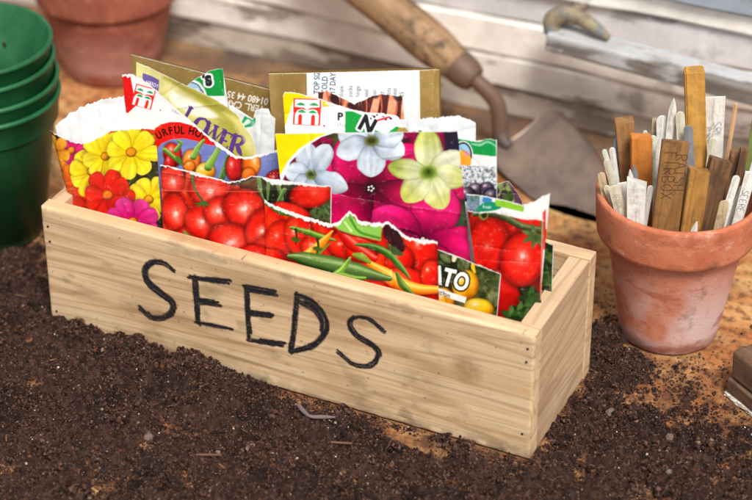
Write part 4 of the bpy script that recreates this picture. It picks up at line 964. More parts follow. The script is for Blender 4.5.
def soil():
    st = .00052
    xs = np.arange(-.14, .46, st); ys = np.arange(-.21, .175, st)
    x, y = np.meshgrid(xs, ys); h, m = soil_h(x, y)
    n1 = fbm(x * 300, y * 300, 61, 4, .65); n2 = fbm(x * 40, y * 40, 62, 4)
    def colour(n1, n2, m, h):
        d = np.clip((n1 - .28) / .44, 0, 1)[..., None]
        c = np.array((30, 21, 18.)) * (1 - d) + np.array((74, 53, 45.)) * d  # surface darker than the grains, painting shade into the gaps between them
        t = np.clip((n2 - .45) / .25, 0, 1)[..., None] * .4
        c = c * (1 - t) + np.array((78, 54, 46.)) * t; c = c * (1 - .35 * np.clip((.45 - n2) / .2, 0, 1)[..., None])
        e = sstep(.0014, .0002, h)[..., None] * .40 * (n1[..., None] > .42)
        return c * (1 - e) + np.array((112, 68, 42.)) * e
    V = np.stack([x, y, h], 2).reshape(-1, 3); C = lin(colour(n1, n2, m, h).reshape(-1, 3)); F = grid_faces(*x.shape)
    keep = (V[F][:, :, 2].max(1) > -.0012); F = F[keep]
    used = np.unique(F); mp = np.full(len(V), -1); mp[used] = np.arange(len(used)); V = V[used]; C = C[used]; F = mp[F]
    # loose crumbs: fine grains everywhere, crumbly clumps made of many grains, fibres and bits of bark
    bm = bmesh.new(); bmesh.ops.create_icosphere(bm, subdivisions=1, radius=1)
    bv = np.array([v.co[:] for v in bm.verts]); bf = np.array([[v.index for v in f.verts] for f in bm.faces]); bm.free()
    def free(px, py):
        ok = ~((px > -.0004) & (px < .3004) & (py > -.0004) & (py < .0904))
        return ok & (np.hypot(px - .3265, py - .149) > .0292) & ~((px < -.04) & (np.hypot(px + .0885, py - .074) < .0325))
    def grains(px, py, pz, s, g, stretch=None, cols=None):
        n = len(px); Q, _ = np.linalg.qr(g.normal(size=(n, 3, 3)))
        sc = s[:, None] * g.uniform(.6, 1.2, (n, 3))
        if stretch is not None: sc = s[:, None] * np.stack([stretch, g.uniform(.5, .9, n), g.uniform(.3, .6, n)], 1); an = g.uniform(0, PI, n); Q = np.zeros((n, 3, 3)); Q[:, 0, 0] = np.cos(an); Q[:, 0, 1] = np.sin(an); Q[:, 1, 0] = -np.sin(an); Q[:, 1, 1] = np.cos(an); Q[:, 2, 2] = 1; Q[:, 0, 2] = g.uniform(-.3, .3, n)
        w = bv[None] * (1 + g.uniform(-.3, .3, (n, len(bv), 1)))
        P = np.einsum('nij,nki->nkj', Q, w * sc[:, None, :]) + np.stack([px, py, pz], 1)[:, None]
        if cols is None:
            d = g.random((n, 1)) ** 1.5; cols = np.array((40, 28, 24.)) * (1 - d) + np.array((106, 76, 63.)) * d
            r = g.random(n); cols[r < .03] = (108, 76, 56); cols[(r > .05) & (r < .07)] = (128, 108, 94); cols[(r > .07) & (r < .078)] = (116, 60, 34)
        cc = np.repeat(cols[:, None], len(bv), 1) * g.uniform(.82, 1.15, (n, len(bv), 1))
        return P.reshape(-1, 3), lin(np.clip(cc, 0, 255)).reshape(-1, 3), (bf[None] + (np.arange(n) * len(bv))[:, None, None]).reshape(-1, 3)
    def scatter(N, g, pw=1.0, off=.42):
        px = g.uniform(-.14, .46, N); py = g.uniform(-.205, .172, N); hh, mm = soil_h(px, py)
        ok = (g.random(N) < np.clip(off + .75 * mm, .02, 1) ** pw) & free(px, py); return px[ok], py[ok], np.maximum(hh[ok], 0)
    parts = []
    g = np.random.default_rng(1); px, py, hh = scatter(190000, g, 1.0, .55); s = .00024 + .00062 * g.random(len(px)) ** 1.8; parts.append(grains(px, py, hh + s * g.uniform(-.1, .7, len(px)), s, g))
    def clumps(cx, cy, R, g):
        X = []; Y = []; Z = []; Sz = []
        hz, _ = soil_h(cx, cy)
        for x, y, z, r in zip(cx, cy, np.maximum(hz, 0), R):
            n = int(14 + 26 * (r / .002) ** 1.6); d = g.normal(size=(n, 3)); d /= np.linalg.norm(d, axis=1)[:, None]; q = r * g.uniform(.45, 1.0, (n, 1)) ** .6 * (1 + .35 * np.sin(d[:, :1] * 4 + x * 900))
            d = d * q; X.append(x + d[:, 0]); Y.append(y + d[:, 1]); Z.append(z + r * .35 + d[:, 2] * .8); Sz.append(np.full(n, r * .28) * g.uniform(.5, 1.3, n))
        X, Y, Z, Sz = map(np.concatenate, (X, Y, Z, Sz)); ok = free(X, Y) & (Z > -.0006); return grains(X[ok], Y[ok], Z[ok], Sz[ok], g)
    g = np.random.default_rng(2); px, py, hh = scatter(7500, g, 1.2); parts.append(clumps(px, py, .0007 + .0020 * g.random(len(px)) ** 2.6, g)); px, py, hh = scatter(900, g, 1.2); parts.append(clumps(px, py, .0018 + .0026 * g.random(len(px)) ** 1.6, g))
    def local(N, x, y, sx, sy, r0, r1, pw):
        px = g.normal(x, sx, N); py = g.normal(y, sy, N); ok = free(px, py); px, py = px[ok], py[ok]; parts.append(clumps(px, py, r0 + (r1 - r0) * g.random(len(px)) ** pw, g))
    local(360, .094, -.014, .026, .008, .0008, .0026, 1.8); local(70, .104, -.0095, .006, .003, .0014, .0032, 1.2); local(120, .316, .10, .010, .008, .0008, .0024, 1.8); local(260, .335, .085, .035, .022, .0005, .0018, 2); local(160, -.05, .03, .04, .02, .0006, .0018, 2); local(140, .30, -.03, .06, .03, .0006, .0022, 2)
    g = np.random.default_rng(3); px, py, hh = scatter(1500, g, 1.0); n = len(px); s = .00022 + .00028 * g.random(n); st_ = 3 + 9 * g.random(n) ** 2; d = g.random((n, 1))
    parts.append(grains(px, py, hh + .0006, s, g, st_, np.array((78, 54, 40.)) * (1 - d) + np.array((150, 112, 80.)) * d))
    px, py, hh = scatter(420, g, 1.0, .6); n = len(px); s = .0003 + .0006 * g.random(n) ** 2; d = g.random((n, 1)); parts.append(grains(px, py, hh + .0007, s, g, None, np.array((176, 150, 112.)) * (1 - d) + np.array((216, 208, 194.)) * d))
    k = NT('dark_potting_soil'); c = k.attr('print').outputs['Color']
    n = k.noise(1500, 4, .7); c = k.mix(.6, c, k.ramp(n, [(.3, .55), (.7, 1.2)]), 'MULTIPLY')
    k.bump(n, .6, .0006)
    M = k.done(c, .9, .12)
    # surface (quads) and crumbs (tris) as one soil object
    VV = [V] + [p[0] for p in parts]; CC = [C] + [p[1] for p in parts]; off = np.cumsum([0] + [len(v) for v in VV])
    T = [np.concatenate([F[:, [0, 1, 2]], F[:, [0, 2, 3]]])] + [p[2] + off[i + 1] for i, p in enumerate(parts)]
    me = np_mesh('soil', np.concatenate(VV), np.concatenate(T), np.concatenate(CC), False)
    o = link('potting_soil', me, M); props(o, 'dark crumbly potting soil spilled in front of the box', 'soil', kind='stuff')
soil()

# ------------------------------------------------------------------ terracotta
def mat_terra(name, z0, z1, pale=.6, base=(204, 126, 92), dark=(176, 96, 66)):
    k = NT(name); sp = k.sep()
    n1 = k.noise(38, 6, .65); n2 = k.noise(16, 5, .6); n3 = k.noise(420, 4, .7); n4 = k.noise(90, 5, .65)
    c = k.mix(k.ramp(n1, [(.35, 0.0), (.68, 1.0)]), base, dark)
    c = k.mix(k.ramp(n4, [(.5, 0.0), (.75, .45)]), c, (208, 138, 108))
    zz = k.n('ShaderNodeMapRange'); k.l(sp[2], zz.inputs[0]); zz.inputs[1].default_value = z1; zz.inputs[2].default_value = z0
    bl = k.math('MULTIPLY', zz.outputs[0], k.ramp(n2, [(.38, 0.0), (.54, 1.0)]))
    c = k.mix(k.math('MULTIPLY', bl, pale), c, (216, 188, 182))
    c = k.mix(k.ramp(n3, [(.62, 0.0), (.75, .5)]), c, (222, 196, 180))
    st = k.noise(1.0, 4, .6, k.mapping((26, 26, 70), loc=(3, 1, 2)))
    c = k.mix(k.ramp(st, [(.58, 0.0), (.64, .7)]), c, (166, 92, 64))
    pit = k.noise(700, 3, .6); c = k.mix(k.ramp(pit, [(.64, 0.0), (.70, .6)]), c, (112, 62, 44))
    salt = k.noise(1.0, 6, .75, k.mapping((60, 60, 110), loc=(7, 2, 5))); c = k.mix(k.ramp(salt, [(.58, 0.0), (.70, .42)]), c, (226, 206, 194))
    drt = k.noise(46, 6, .7, k.mapping((1, 1, 1), loc=(3, 3, 3))); c = k.mix(k.ramp(drt, [(.58, 0.0), (.70, .6)]), c, (104, 70, 54))
    k.bump(k.mix(.5, k.mix(.5, n3, n4), pit), .5, .0008)
    return k.done(c, .82, .2)
PC = (.3265, .1490, 0)
pot = empty('terracotta_pot', PC, 'weathered terracotta pot filled with wooden and plastic plant labels, right of the box', 'terracotta pot', 'terracotta pots')
MT = mat_terra('old_terracotta', .022, .070, .9)
body = [(.0001, .0010), (.0270, .0010), (.0285, .0022), (.0300, .0120), (.0332, .0330), (.0368, .0540), (.0400, .0685), (.0405, .0700), (.0372, .0700), (.0345, .0560), (.0300, .0330), (.0262, .0100), (.0245, .0060), (.0001, .0060)]
rim = [(.0400, .0684), (.0440, .0685), (.0449, .0692), (.0452, .0715), (.0458, .0790), (.0463, .0880), (.0466, .0925), (.0463, .0940), (.0452, .0948), (.0438, .0947), (.0428, .0935), (.0420, .0880), (.0398, .0760), (.0372, .0702)]
link('body', lathe('body', body, 96, PC, wob=.006, seed=3), MT, pot)
link('rim', lathe('rim', rim, 96, PC, wob=.005, seed=4), MT, pot)['label'] = 'thick orange rim'
bp = (-.1325, .2885, 0)
pot2 = empty('terracotta_pot', bp, 'empty reddish terracotta pot standing blurred behind the box at the top left', 'terracotta pot', 'terracotta pots')
MT2 = mat_terra('red_terracotta', .0, .05, .45, (160, 92, 74), (126, 68, 54))
link('body', lathe('body', [(.0001, .001), (.031, .001), (.0325, .002), (.036, .016), (.040, .032), (.0445, .050), (.0465, .0600), (.0420, .060), (.033, .020), (.029, .006), (.0001, .006)], 80, bp, wob=.006), MT2, pot2)
link('rim', lathe('rim', [(.0460, .0590), (.0494, .0592), (.0500, .061), (.0506, .080), (.0502, .0830), (.0488, .0835), (.0474, .0820), (.0456, .0700), (.0420, .0598)], 80, bp, wob=.005), MT2, pot2)

# ------------------------------------------------------------------ stack of green plastic pots
k = NT('green_plastic'); n = k.noise(40, 5, .6); d = k.noise(220, 4, .7)
c = k.mix(k.ramp(n, [(.35, 0.0), (.7, 1.0)]), (20, 78, 42), (38, 102, 62)); c = k.mix(k.ramp(d, [(.6, 0.0), (.74, .5)]), c, (84, 96, 66))
zz = k.n('ShaderNodeMapRange'); k.l(k.sep()[2], zz.inputs[0]); zz.inputs[1].default_value = .03; zz.inputs[2].default_value = .0
c = k.mix(k.math('MULTIPLY', zz.outputs[0], k.ramp(k.noise(60, 4, .6), [(.4, 0.0), (.6, .8)])), c, (66, 62, 44))  # brownish-olive reflection painted into the colour near the base
k.bump(d, .15, .0005); MG = k.done(c, .38, .45)
GP = np.array((-.0885, .0740, .0))
def green_profile():
    return [(.0001, .0012), (.0296, .0012), (.0308, .0030), (.0322, .0100), (.0330, .0102), (.0438, .0800), (.0441, .0804), (.0456, .0806), (.0461, .0815), (.0472, .0955), (.0484, .0962), (.0488, .0975), (.0482, .0988), (.0468, .0990), (.0460, .0982), (.0450, .0815), (.0432, .0800), (.0318, .0090), (.0300, .0030), (.0001, .0028)]
glab = ['lowest of the stacked green plastic pots, standing on the soil', 'second green plastic pot up, nested in the lowest pot', 'third green plastic pot up, nested under the top pot', 'topmost green plastic pot of the stack, open with crumbs inside']
gz = [0, .0100, .0228, .0335]; gx = [(0, 0), (-.0006, .0008), (-.0022, .0006), (-.0034, .0012)]
for i in range(4):
    loc = GP + np.array((gx[i][0], gx[i][1], gz[i]))
    e = empty('plastic_pot', loc, glab[i], 'plastic pot', 'stacked green plastic pots')
    pr_ = np.array(green_profile())
    me = lathe('pot', pr_, 96, tuple(loc)); link('pot_wall', me, MG, e)
k = NT('dry_soil_crumb'); MC = k.done((46, 34, 30), .9)
bm = bmesh.new()
for _ in range(46):
    a = random.uniform(0, 2 * PI); zr = random.choice([random.uniform(.003, .006), random.uniform(.03, .075)])
    r = (.0300 + (.0432 - .0300) * (zr - .003) / .077 - .0006) if zr > .01 else random.uniform(0, .027)
    s = random.uniform(.0006, .0022)
    bmesh.ops.create_icosphere(bm, subdivisions=1, radius=s, matrix=Matrix.Translation((GP[0] - .0034 + r * math.cos(a), GP[1] + .0012 + r * math.sin(a), gz[3] + zr)) @ Matrix.Scale(.5, 4, (random.random(), random.random(), random.random())))
o = link('soil_crumbs', bm_mesh('soil_crumbs', bm), MC); props(o, 'dark soil crumbs stuck inside the topmost green pot', 'soil crumbs', kind='stuff')

# ------------------------------------------------------------------ stakes and labels standing in the pot
ST = {
    'square_brown': ((0.2904, 0.1540, 0.1255), (0.3015, 0.1593, 0.0333), 0.0106, 0.0090),
    'orange': ((0.3038, 0.1449, 0.1233), (0.3098, 0.1478, 0.0200), 0.0116, 0.0090),
    'written': ((0.3284, 0.1277, 0.1364), (0.3253, 0.1263, 0.0199), 0.0146, 0.0050),
    'golden': ((0.3406, 0.1369, 0.1157), (0.3361, 0.1347, 0.0198), 0.0115, 0.0080),
    'tall': ((0.3245, 0.1658, 0.1604), (0.3373, 0.1718, 0.0241), 0.0110, 0.0080),
    'tall_label': ((0.3335, 0.1789, 0.1404), (0.3367, 0.1804, 0.0640), 0.0117, 0.0006),
    'thin': ((0.3456, 0.1802, 0.1381), (0.3420, 0.1785, 0.0653), 0.0022, 0.0020),
    'dark1': ((0.3481, 0.1526, 0.1155), (0.3353, 0.1465, 0.0195), 0.0121, 0.0080),
    'dark2': ((0.3531, 0.1660, 0.1147), (0.3478, 0.1635, 0.0269), 0.0067, 0.0070),
    'lolly_front': ((0.3580, 0.1296, 0.1063), (0.3549, 0.1282, 0.0750), 0.0054, 0.0012),
    'white_right': ((0.3655, 0.1475, 0.1169), (0.3591, 0.1445, 0.0633), 0.0049, 0.0008),
    'green_red': ((0.3601, 0.1760, 0.1361), (0.3586, 0.1753, 0.0846), 0.0072, 0.0008),
    'blue_point': ((0.2856, 0.1540, 0.1166), (0.2955, 0.1587, 0.0612), 0.0039, 0.0008),
    'white_left': ((0.2856, 0.1484, 0.1118), (0.2914, 0.1512, 0.0748), 0.0034, 0.0008),
    'cream_left': ((0.2882, 0.1242, 0.1092), (0.2928, 0.1264, 0.0847), 0.0044, 0.0012),
    'folded_white': ((0.3104, 0.1204, 0.1112), (0.3126, 0.1214, 0.0528), 0.0109, 0.0007),
    'printed_cream': ((0.2973, 0.1208, 0.1050), (0.3193, 0.1312, 0.0200), 0.0066, 0.0007),
    'pale_a': ((0.3014, 0.1570, 0.1221), (0.3121, 0.1621, 0.0198), 0.0028, 0.0008),
    'pale_b': ((0.3074, 0.1532, 0.1224), (0.3173, 0.1579, 0.0199), 0.0039, 0.0008),
    'crinkled': ((0.3164, 0.1575, 0.1458), (0.3125, 0.1556, 0.0198), 0.0044, 0.0008),
    'white_c': ((0.3099, 0.1589, 0.1328), (0.3170, 0.1622, 0.0196), 0.0061, 0.0008),
    'grey_round': ((0.3268, 0.1536, 0.1333), (0.3398, 0.1597, 0.0197), 0.0050, 0.0008),
    'white_d': ((0.3205, 0.1572, 0.1387), (0.3334, 0.1633, 0.0196), 0.0050, 0.0008),
    'x_a': ((0.2871, 0.1348, 0.1116), (0.3096, 0.1454, 0.0199), 0.0033, 0.0008),
    'x_b': ((0.3032, 0.1291, 0.1123), (0.3155, 0.1349, 0.0198), 0.0028, 0.0007),
    'x_c': ((0.3613, 0.1544, 0.1031), (0.3422, 0.1454, 0.0197), 0.0044, 0.0007),
    'x_d': ((0.3053, 0.1611, 0.1293), (0.3070, 0.1619, 0.0198), 0.0028, 0.0012),
    'x_e': ((0.3574, 0.1636, 0.1203), (0.3474, 0.1589, 0.0199), 0.0039, 0.0035),
    'x_f': ((0.3527, 0.1747, 0.1081), (0.3500, 0.1734, 0.0682), 0.0039, 0.0012),
    'x_g': ((0.3269, 0.1492, 0.1139), (0.3283, 0.1499, 0.0199), 0.0033, 0.0007),
    'x_h': ((0.2832, 0.1418, 0.1134), (0.3117, 0.1553, 0.0196), 0.0028, 0.0008),
    'x_i': ((0.3006, 0.1246, 0.1058), (0.3160, 0.1318, 0.0199), 0.0050, 0.0007),
    'x_j': ((0.3154, 0.1305, 0.1044), (0.3103, 0.1281, 0.0301), 0.0033, 0.0007),
    'x_k': ((0.3133, 0.1472, 0.1257), (0.3151, 0.1480, 0.0197), 0.0033, 0.0007),
    'x_l': ((0.3583, 0.1485, 0.1120), (0.3441, 0.1419, 0.0198), 0.0044, 0.0007),
    'x_m': ((0.3376, 0.1675, 0.1210), (0.3367, 0.1671, 0.0195), 0.0044, 0.0008),
    'x_n': ((0.2917, 0.1237, 0.1020), (0.3232, 0.1386, 0.0196), 0.0039, 0.0008),
    'x_o': ((0.3038, 0.1338, 0.1131), (0.3153, 0.1392, 0.0200), 0.0033, 0.0007),
    'x_p': ((0.3648, 0.1627, 0.1175), (0.3549, 0.1580, 0.0474), 0.0044, 0.0008),
    'white_low': ((0.3460, 0.1206, 0.0948), (0.3412, 0.1183, 0.0688), 0.0038, 0.0006),
}
VN = np.array((-.428, .904, 0)); VN /= np.linalg.norm(VN)
def slab(key, prof='flat', taper=1.0, twist=0.0, extra=0.0, bev=.0004, n=14, bend=0.0):
    """a stake or label from its top down into the pot; local frame (across, along, through)"""
    T, B, w, th = ST[key]; T = np.array(T); B = np.array(B); ax = B - T; Ln = np.linalg.norm(ax); ax /= Ln
    W = np.cross(VN, ax); W /= np.linalg.norm(W)
    if W[0] < 0: W = -W
    N = np.cross(W, ax); N = N if N @ VN > 0 else -N
    out = []  # outline half (s along, half-width)
    if prof == 'round':
        out = [(w * .5 * (1 - math.cos(a)), w * .5 * max(.02, math.sin(a))) for a in np.linspace(.02, PI / 2, 8)]
    elif prof == 'point':
        out = [(0, w * .06), (w * .5, w * .25), (w * 1.4, w * .46), (w * 1.8, w * .5)]
    else: out = [(0, w * .5)]
    s = np.concatenate([[q[0] for q in out], np.linspace(out[-1][0], Ln, n)[1:]]); hw = np.concatenate([[q[1] for q in out], np.full(n - 1, w * .5)])
    hw = hw * np.interp(s, [0, Ln], [1, taper])
    bm = bmesh.new(); rows = []
    for si, h in zip(s, hw):
        an = twist * si / Ln; w2 = W * math.cos(an) + N * math.sin(an); n2 = N * math.cos(an) - W * math.sin(an)
        sk = extra * (1 - si / Ln)
        c = T + ax * si + N * (th * .5) + N * bend * math.sin(PI * si / Ln)
        rows.append([bm.verts.new(c + w2 * a * h + n2 * b * th * .5 + ax * (extra * (a + b) if si == 0 else 0)) for a, b in ((-1, -1), (1, -1), (1, 1), (-1, 1))])
    bm.faces.new(rows[0]); bm.faces.new(rows[-1][::-1])
    for r0, r1 in zip(rows[:-1], rows[1:]):
        for q in range(4): bm.faces.new((r0[q], r1[q], r1[(q + 1) % 4], r0[(q + 1) % 4]))
    bmesh.ops.recalc_face_normals(bm, faces=bm.faces)
    if bev: bmesh.ops.bevel(bm, geom=[e for e in bm.edges if len(e.link_faces) == 2 and e.calc_face_angle(0) > .7], offset=bev, segments=2, affect='EDGES')
    V = Vector(T)
    # stand the mesh in its own axes (z up along the stake) so the grain follows it
    R = Matrix((Vector(W), Vector(N), Vector(-ax))).to_4x4()
    for v in bm.verts: v.co = R @ (v.co - V)
    me = bm_mesh('stake', bm, False)
    M = Matrix.Translation(V) @ R.inverted()
    return me, M, (w, th, Ln)
def stick(key, label, mat, name='plant_label', cat='plant label', grp='labels standing in the terracotta pot', **kw):
    me, M, d = slab(key, **kw); o = bpy.data.objects.new(name, me); COL.objects.link(o); me.materials.append(mat); o.matrix_world = M
    props(o, label, cat, grp); return o, d

LET = {'F': [[(0, 0), (0, 1)], [(0, 1), (.6, 1)], [(0, .55), (.45, .55)]], 'I': [[(.2, 0), (.2, 1)]], 'R': [[(0, 0), (0, 1), (.5, .9), (.5, .6), (0, .5)], [(.15, .5), (.6, 0)]],
       'B': [[(0, 0), (0, 1), (.5, .85), (.4, .55), (0, .52), (.55, .35), (.45, .05), (0, 0)]], 'O': [[(.3, 1), (0, .6), (.1, .1), (.4, 0), (.6, .4), (.5, .9), (.3, 1)]], 'X': [[(0, 0), (.6, 1)], [(0, 1), (.6, 0)]],
       'A': [[(0, 0), (.3, 1), (.6, 0)], [(.12, .4), (.5, .4)]], 'T': [[(.3, 0), (.3, 1)], [(0, 1), (.6, 1)]], 'S': [[(.55, .9), (.2, 1), (.05, .7), (.5, .4), (.45, .05), (0, .1)]], 'H': [[(0, 0), (0, 1)], [(.55, 0), (.55, 1)], [(0, .5), (.55, .5)]],
       'L': [[(0, 1), (0, 0), (.5, 0)]], 'e': [[(0, .35), (.45, .4), (.3, .65), (.05, .5), (.05, .15), (.45, .08)]], 'w': [[(0, .6), (.12, 0), (.25, .45), (.4, 0), (.55, .6)]], 'E': [[(.5, 1), (0, 1), (0, 0), (.5, 0)], [(0, .5), (.4, .5)]]}
def handwriting(owner, lines, mat, proud, r=.00028):
    """pen strokes on a label's face: lines of (text, across, along, size, direction)"""
    V = []; F = []; off = 0; g = random.Random(len(lines))
    for txt, x0, z0, sz, dirn in lines:
        adv = 0
        for ch in txt:
            for s in LET.get(ch, []):
                pts = []
                for a, b in s:
                    u = adv + a * sz; v = b * sz + g.uniform(-.04, .04) * sz
                    # dirn 'down': text runs down the label, letters turned a quarter
                    X, Z = (x0 + v, z0 - u) if dirn == 'down' else ((x0 - v, z0 + u) if dirn == 'up' else (x0 + u, z0 + v))
                    pts.append((X, proud, Z))
                m = tube('s', pts, [r] * len(pts), 6, 3, flat=.35)
                vv = np.array([q.co[:] for q in m.vertices]); ff = np.array([p.vertices[:] for p in m.polygons]); bpy.data.meshes.remove(m)
                vv[:, 1] = proud + (vv[:, 1] - proud) * .4
                V.append(vv); F.append(ff + off); off += len(vv)
            adv += sz * .82
    me = np_mesh('handwriting', np.concatenate(V), np.concatenate(F)); o = bpy.data.objects.new('handwriting', me); COL.objects.link(o); me.materials.append(mat); o.parent = owner
    return o
k = NT('pen_ink'); M_PEN = k.done((40, 32, 28), .6)
k = NT('blue_pen_ink'); M_PENB = k.done((36, 48, 78), .6)
W_BROWN = mat_wood('stake_brown', 2, (146, 104, 62), (92, 60, 34), (172, 128, 82), 2.0, .28, seed=11)
W_ORANGE = mat_wood('stake_orange', 2, (196, 118, 48), (160, 86, 28), (214, 140, 70), 2.0, .14, seed=12)
W_WRIT = mat_wood('stake_worn_brown', 2, (140, 100, 56), (92, 62, 34), (166, 122, 72), 2.0, .28, seed=13)
W_GOLD = mat_wood('stake_golden', 2, (166, 118, 54), (112, 74, 30), (190, 142, 78), 2.0, .24, seed=14)
W_TALL = mat_wood('stake_tall_bamboo', 2, (192, 138, 58), (152, 100, 34), (214, 164, 86), 2.0, .14, seed=15)
W_DARK = mat_wood('stake_dark', 2, (104, 74, 50), (54, 38, 28), (142, 106, 74), 2.2, .3, seed=16)
W_PALE = mat_wood('stick_pale', 2, (206, 164, 116), (170, 124, 80), (224, 190, 148), 3, .05, seed=17)
W_LOLLY = mat_wood('lolly_worn', 2, (186, 166, 130), (132, 114, 84), (208, 190, 156), 3, .2, seed=18)
def plastic(name, a, b, rough=.45):
    k = NT(name); n = k.noise(150, 6, .72); c = k.mix(k.ramp(n, [(.4, 0.0), (.75, 1.0)]), a, b); g = k.noise(1.0, 5, .75, k.mapping((320, 320, 60))); c = k.mix(k.ramp(g, [(.54, 0.0), (.72, .6)]), c, (128, 108, 84)); k.bump(n, .1, .0004); return k.done(c, rough, .4)
P_WHITE = plastic('label_white', (236, 236, 230), (196, 192, 180)); P_CREAM = plastic('label_cream', (222, 216, 194), (176, 168, 142)); P_BLUE = plastic('label_blue', (70, 92, 134), (124, 138, 160))
P_GREY = plastic('label_grey', (140, 142, 146), (96, 98, 102)); P_MINT = plastic('label_mint', (220, 226, 208), (176, 186, 164)); P_GREEN = plastic('label_green', (122, 134, 72), (92, 104, 56)); P_RED = plastic('label_red', (206, 46, 40), (170, 36, 34))
WS = dict(name='wooden_stake', cat='wooden stake', grp='wooden stakes standing in the terracotta pot')
stick('square_brown', 'square brown wooden stake at the left, between blue label and orange stake', W_BROWN, **WS)
stick('orange', 'clean orange square wooden stake left of the handwritten stake', W_ORANGE, extra=.0006, **WS)
o, d = stick('written', 'flat brown wooden stake with two lines of black handwriting, at the front', W_WRIT, extra=.0007, **WS)
handwriting(o, [('FIRBOX', -.0052, -.006, .0062, 'down'), ('RATSH', .0010, -.0075, .0058, 'down')], M_PEN, -.0001, .00036)
stick('golden', 'golden brown stake cut square, right beside the handwritten stake', W_GOLD, extra=.0008, **WS)
stick('tall', 'tallest golden wooden stake rising well above the others', W_TALL, bev=.0008, **WS)
stick('dark1', 'rough dark brown stake with splintered top, right of the golden stake', W_DARK, extra=.0010, **WS)
stick('dark2', 'narrow dark brown stake behind the rough dark one', W_DARK, extra=-.0006, **WS)
stick('thin', 'thin pale round stick leaning at the back right', W_PALE, bev=.0006, name='thin_stick', cat='stick', grp='wooden stakes standing in the terracotta pot')
o, d = stick('tall_label', 'tall white plastic label with blue handwriting behind the tallest stake', P_WHITE, bev=0, bend=.001)
handwriting(o, [('SRL', -.0005, -.016, .0046, 'down'), ('ewe', -.0048, -.019, .0052, 'down')], M_PENB, -.0001, .00026)
stick('lolly_front', 'short worn lolly stick with round end at the front right rim', W_LOLLY, prof='round', bev=.0002)
o, d = stick('white_right', 'white label with dark blue writing leaning at the right rim', P_WHITE, bev=0)
handwriting(o, [('SEERE', -.0016, -.012, .0036, 'down')], M_PENB, -.0001, .0003)
o, d = stick('green_red', 'green plastic label with a red patch at the far right', P_GREEN, prof='round', bev=0)
bm = bmesh.new(); box_bm(bm, (-.0014, -.0006, -.016), (.0026, -.0001, -.004), .0002); me = bm_mesh('red_patch', bm); q = bpy.data.objects.new('red_patch', me); COL.objects.link(q); me.materials.append(P_RED); q.parent = o
stick('blue_point', 'pointed blue plastic label at the left back', P_BLUE, prof='point', bev=0)
stick('white_left', 'narrow white label just left of the blue pointed one', P_WHITE, prof='round', bev=0)
stick('cream_left', 'cream wooden lolly stick leaning outward at the left rim', W_LOLLY, prof='round', bev=.0002)
o, d = stick('folded_white', 'wide folded white paper label at the front left', P_WHITE, bev=0, bend=.002, taper=.8, twist=.5, extra=.002)
o, d = stick('printed_cream', 'cream label with fine grey print at the front left', P_CREAM, bev=0)
handwriting(o, [('SEEREESEE', -.0024, -.006, .0016, 'down'), ('EESEESE', -.0002, -.006, .0016, 'down')], M_PENB, -.0001, .00012)
stick('pale_a', 'narrow mint white label behind the orange stake', P_MINT, prof='round', bev=0, bend=.001)
stick('pale_b', 'pale mint label directly left of the handwritten stake', P_MINT, prof='round', bev=0, bend=-.0008)
stick('crinkled', 'twisted bright white plastic label reaching above the handwritten stake', P_WHITE, prof='point', bev=0, twist=1.4, bend=.002)
stick('white_c', 'broad white label with round end behind the handwritten stake', P_WHITE, prof='round', bev=0)
stick('white_d', 'cream label between the twisted white label and the tallest stake', P_CREAM, prof='round', bev=0, twist=.3)
stick('grey_round', 'grey metal label with round top in front of the tallest stake', P_GREY, prof='round', bev=0)
for kx, lb, mt, kw in (
        ('x_a', 'stained cream label leaning far left behind the rim lolly stick', P_CREAM, dict(prof='round', bend=.001)), ('x_b', 'thin white label edge between the orange stake and the folded label', P_WHITE, dict(prof='point')),
        ('x_c', 'grubby white label tilted right, low behind the dark rough stake', P_WHITE, dict(prof='round', twist=.4)), ('x_d', 'thin grey weathered split stick behind the orange stake', W_LOLLY, dict(prof='flat', extra=.0004)),
        ('x_e', 'slim dark stick leaning right between the rough dark stake and the rim', W_DARK, dict(extra=-.0005)), ('x_f', 'worn pale lolly stick leaning right near the red and green label', W_LOLLY, dict(prof='round')),
        ('x_g', 'white label with torn tip tucked left of the golden stake', P_WHITE, dict(prof='point', twist=-.3)), ('x_i', 'clean white label leaning left, second from the left rim', P_WHITE, dict(prof='flat', twist=.3)), ('x_j', 'narrow white label right of the folded white label', P_WHITE, dict(prof='round', bend=.001)),
        ('x_k', 'white label edge just behind the left side of the handwritten stake', P_WHITE, dict(prof='point', twist=.5)), ('x_l', 'tilted white label right of the rough dark stake', P_WHITE, dict(prof='round')), ('x_m', 'small cream label between tallest stake and rough dark stake', P_CREAM, dict(prof='round')),
        ('x_n', 'cream label leaning steeply left, lowest at the left rim', P_CREAM, dict(prof='round', twist=.3)), ('x_o', 'short grey label behind the folded white label', P_GREY, dict(prof='point')), ('x_p', 'thin white label leaning right at the far right behind the written one', P_WHITE, dict(prof='round')),
        ('x_h', 'narrow mint label leaning left beside the square brown stake', P_MINT, dict(prof='round', bend=-.001))):
    stick(kx, lb, mt, bev=0, **kw)
stick('white_low', 'tiny white label tip low between golden and dark stakes', P_WHITE, prof='point', bev=0)

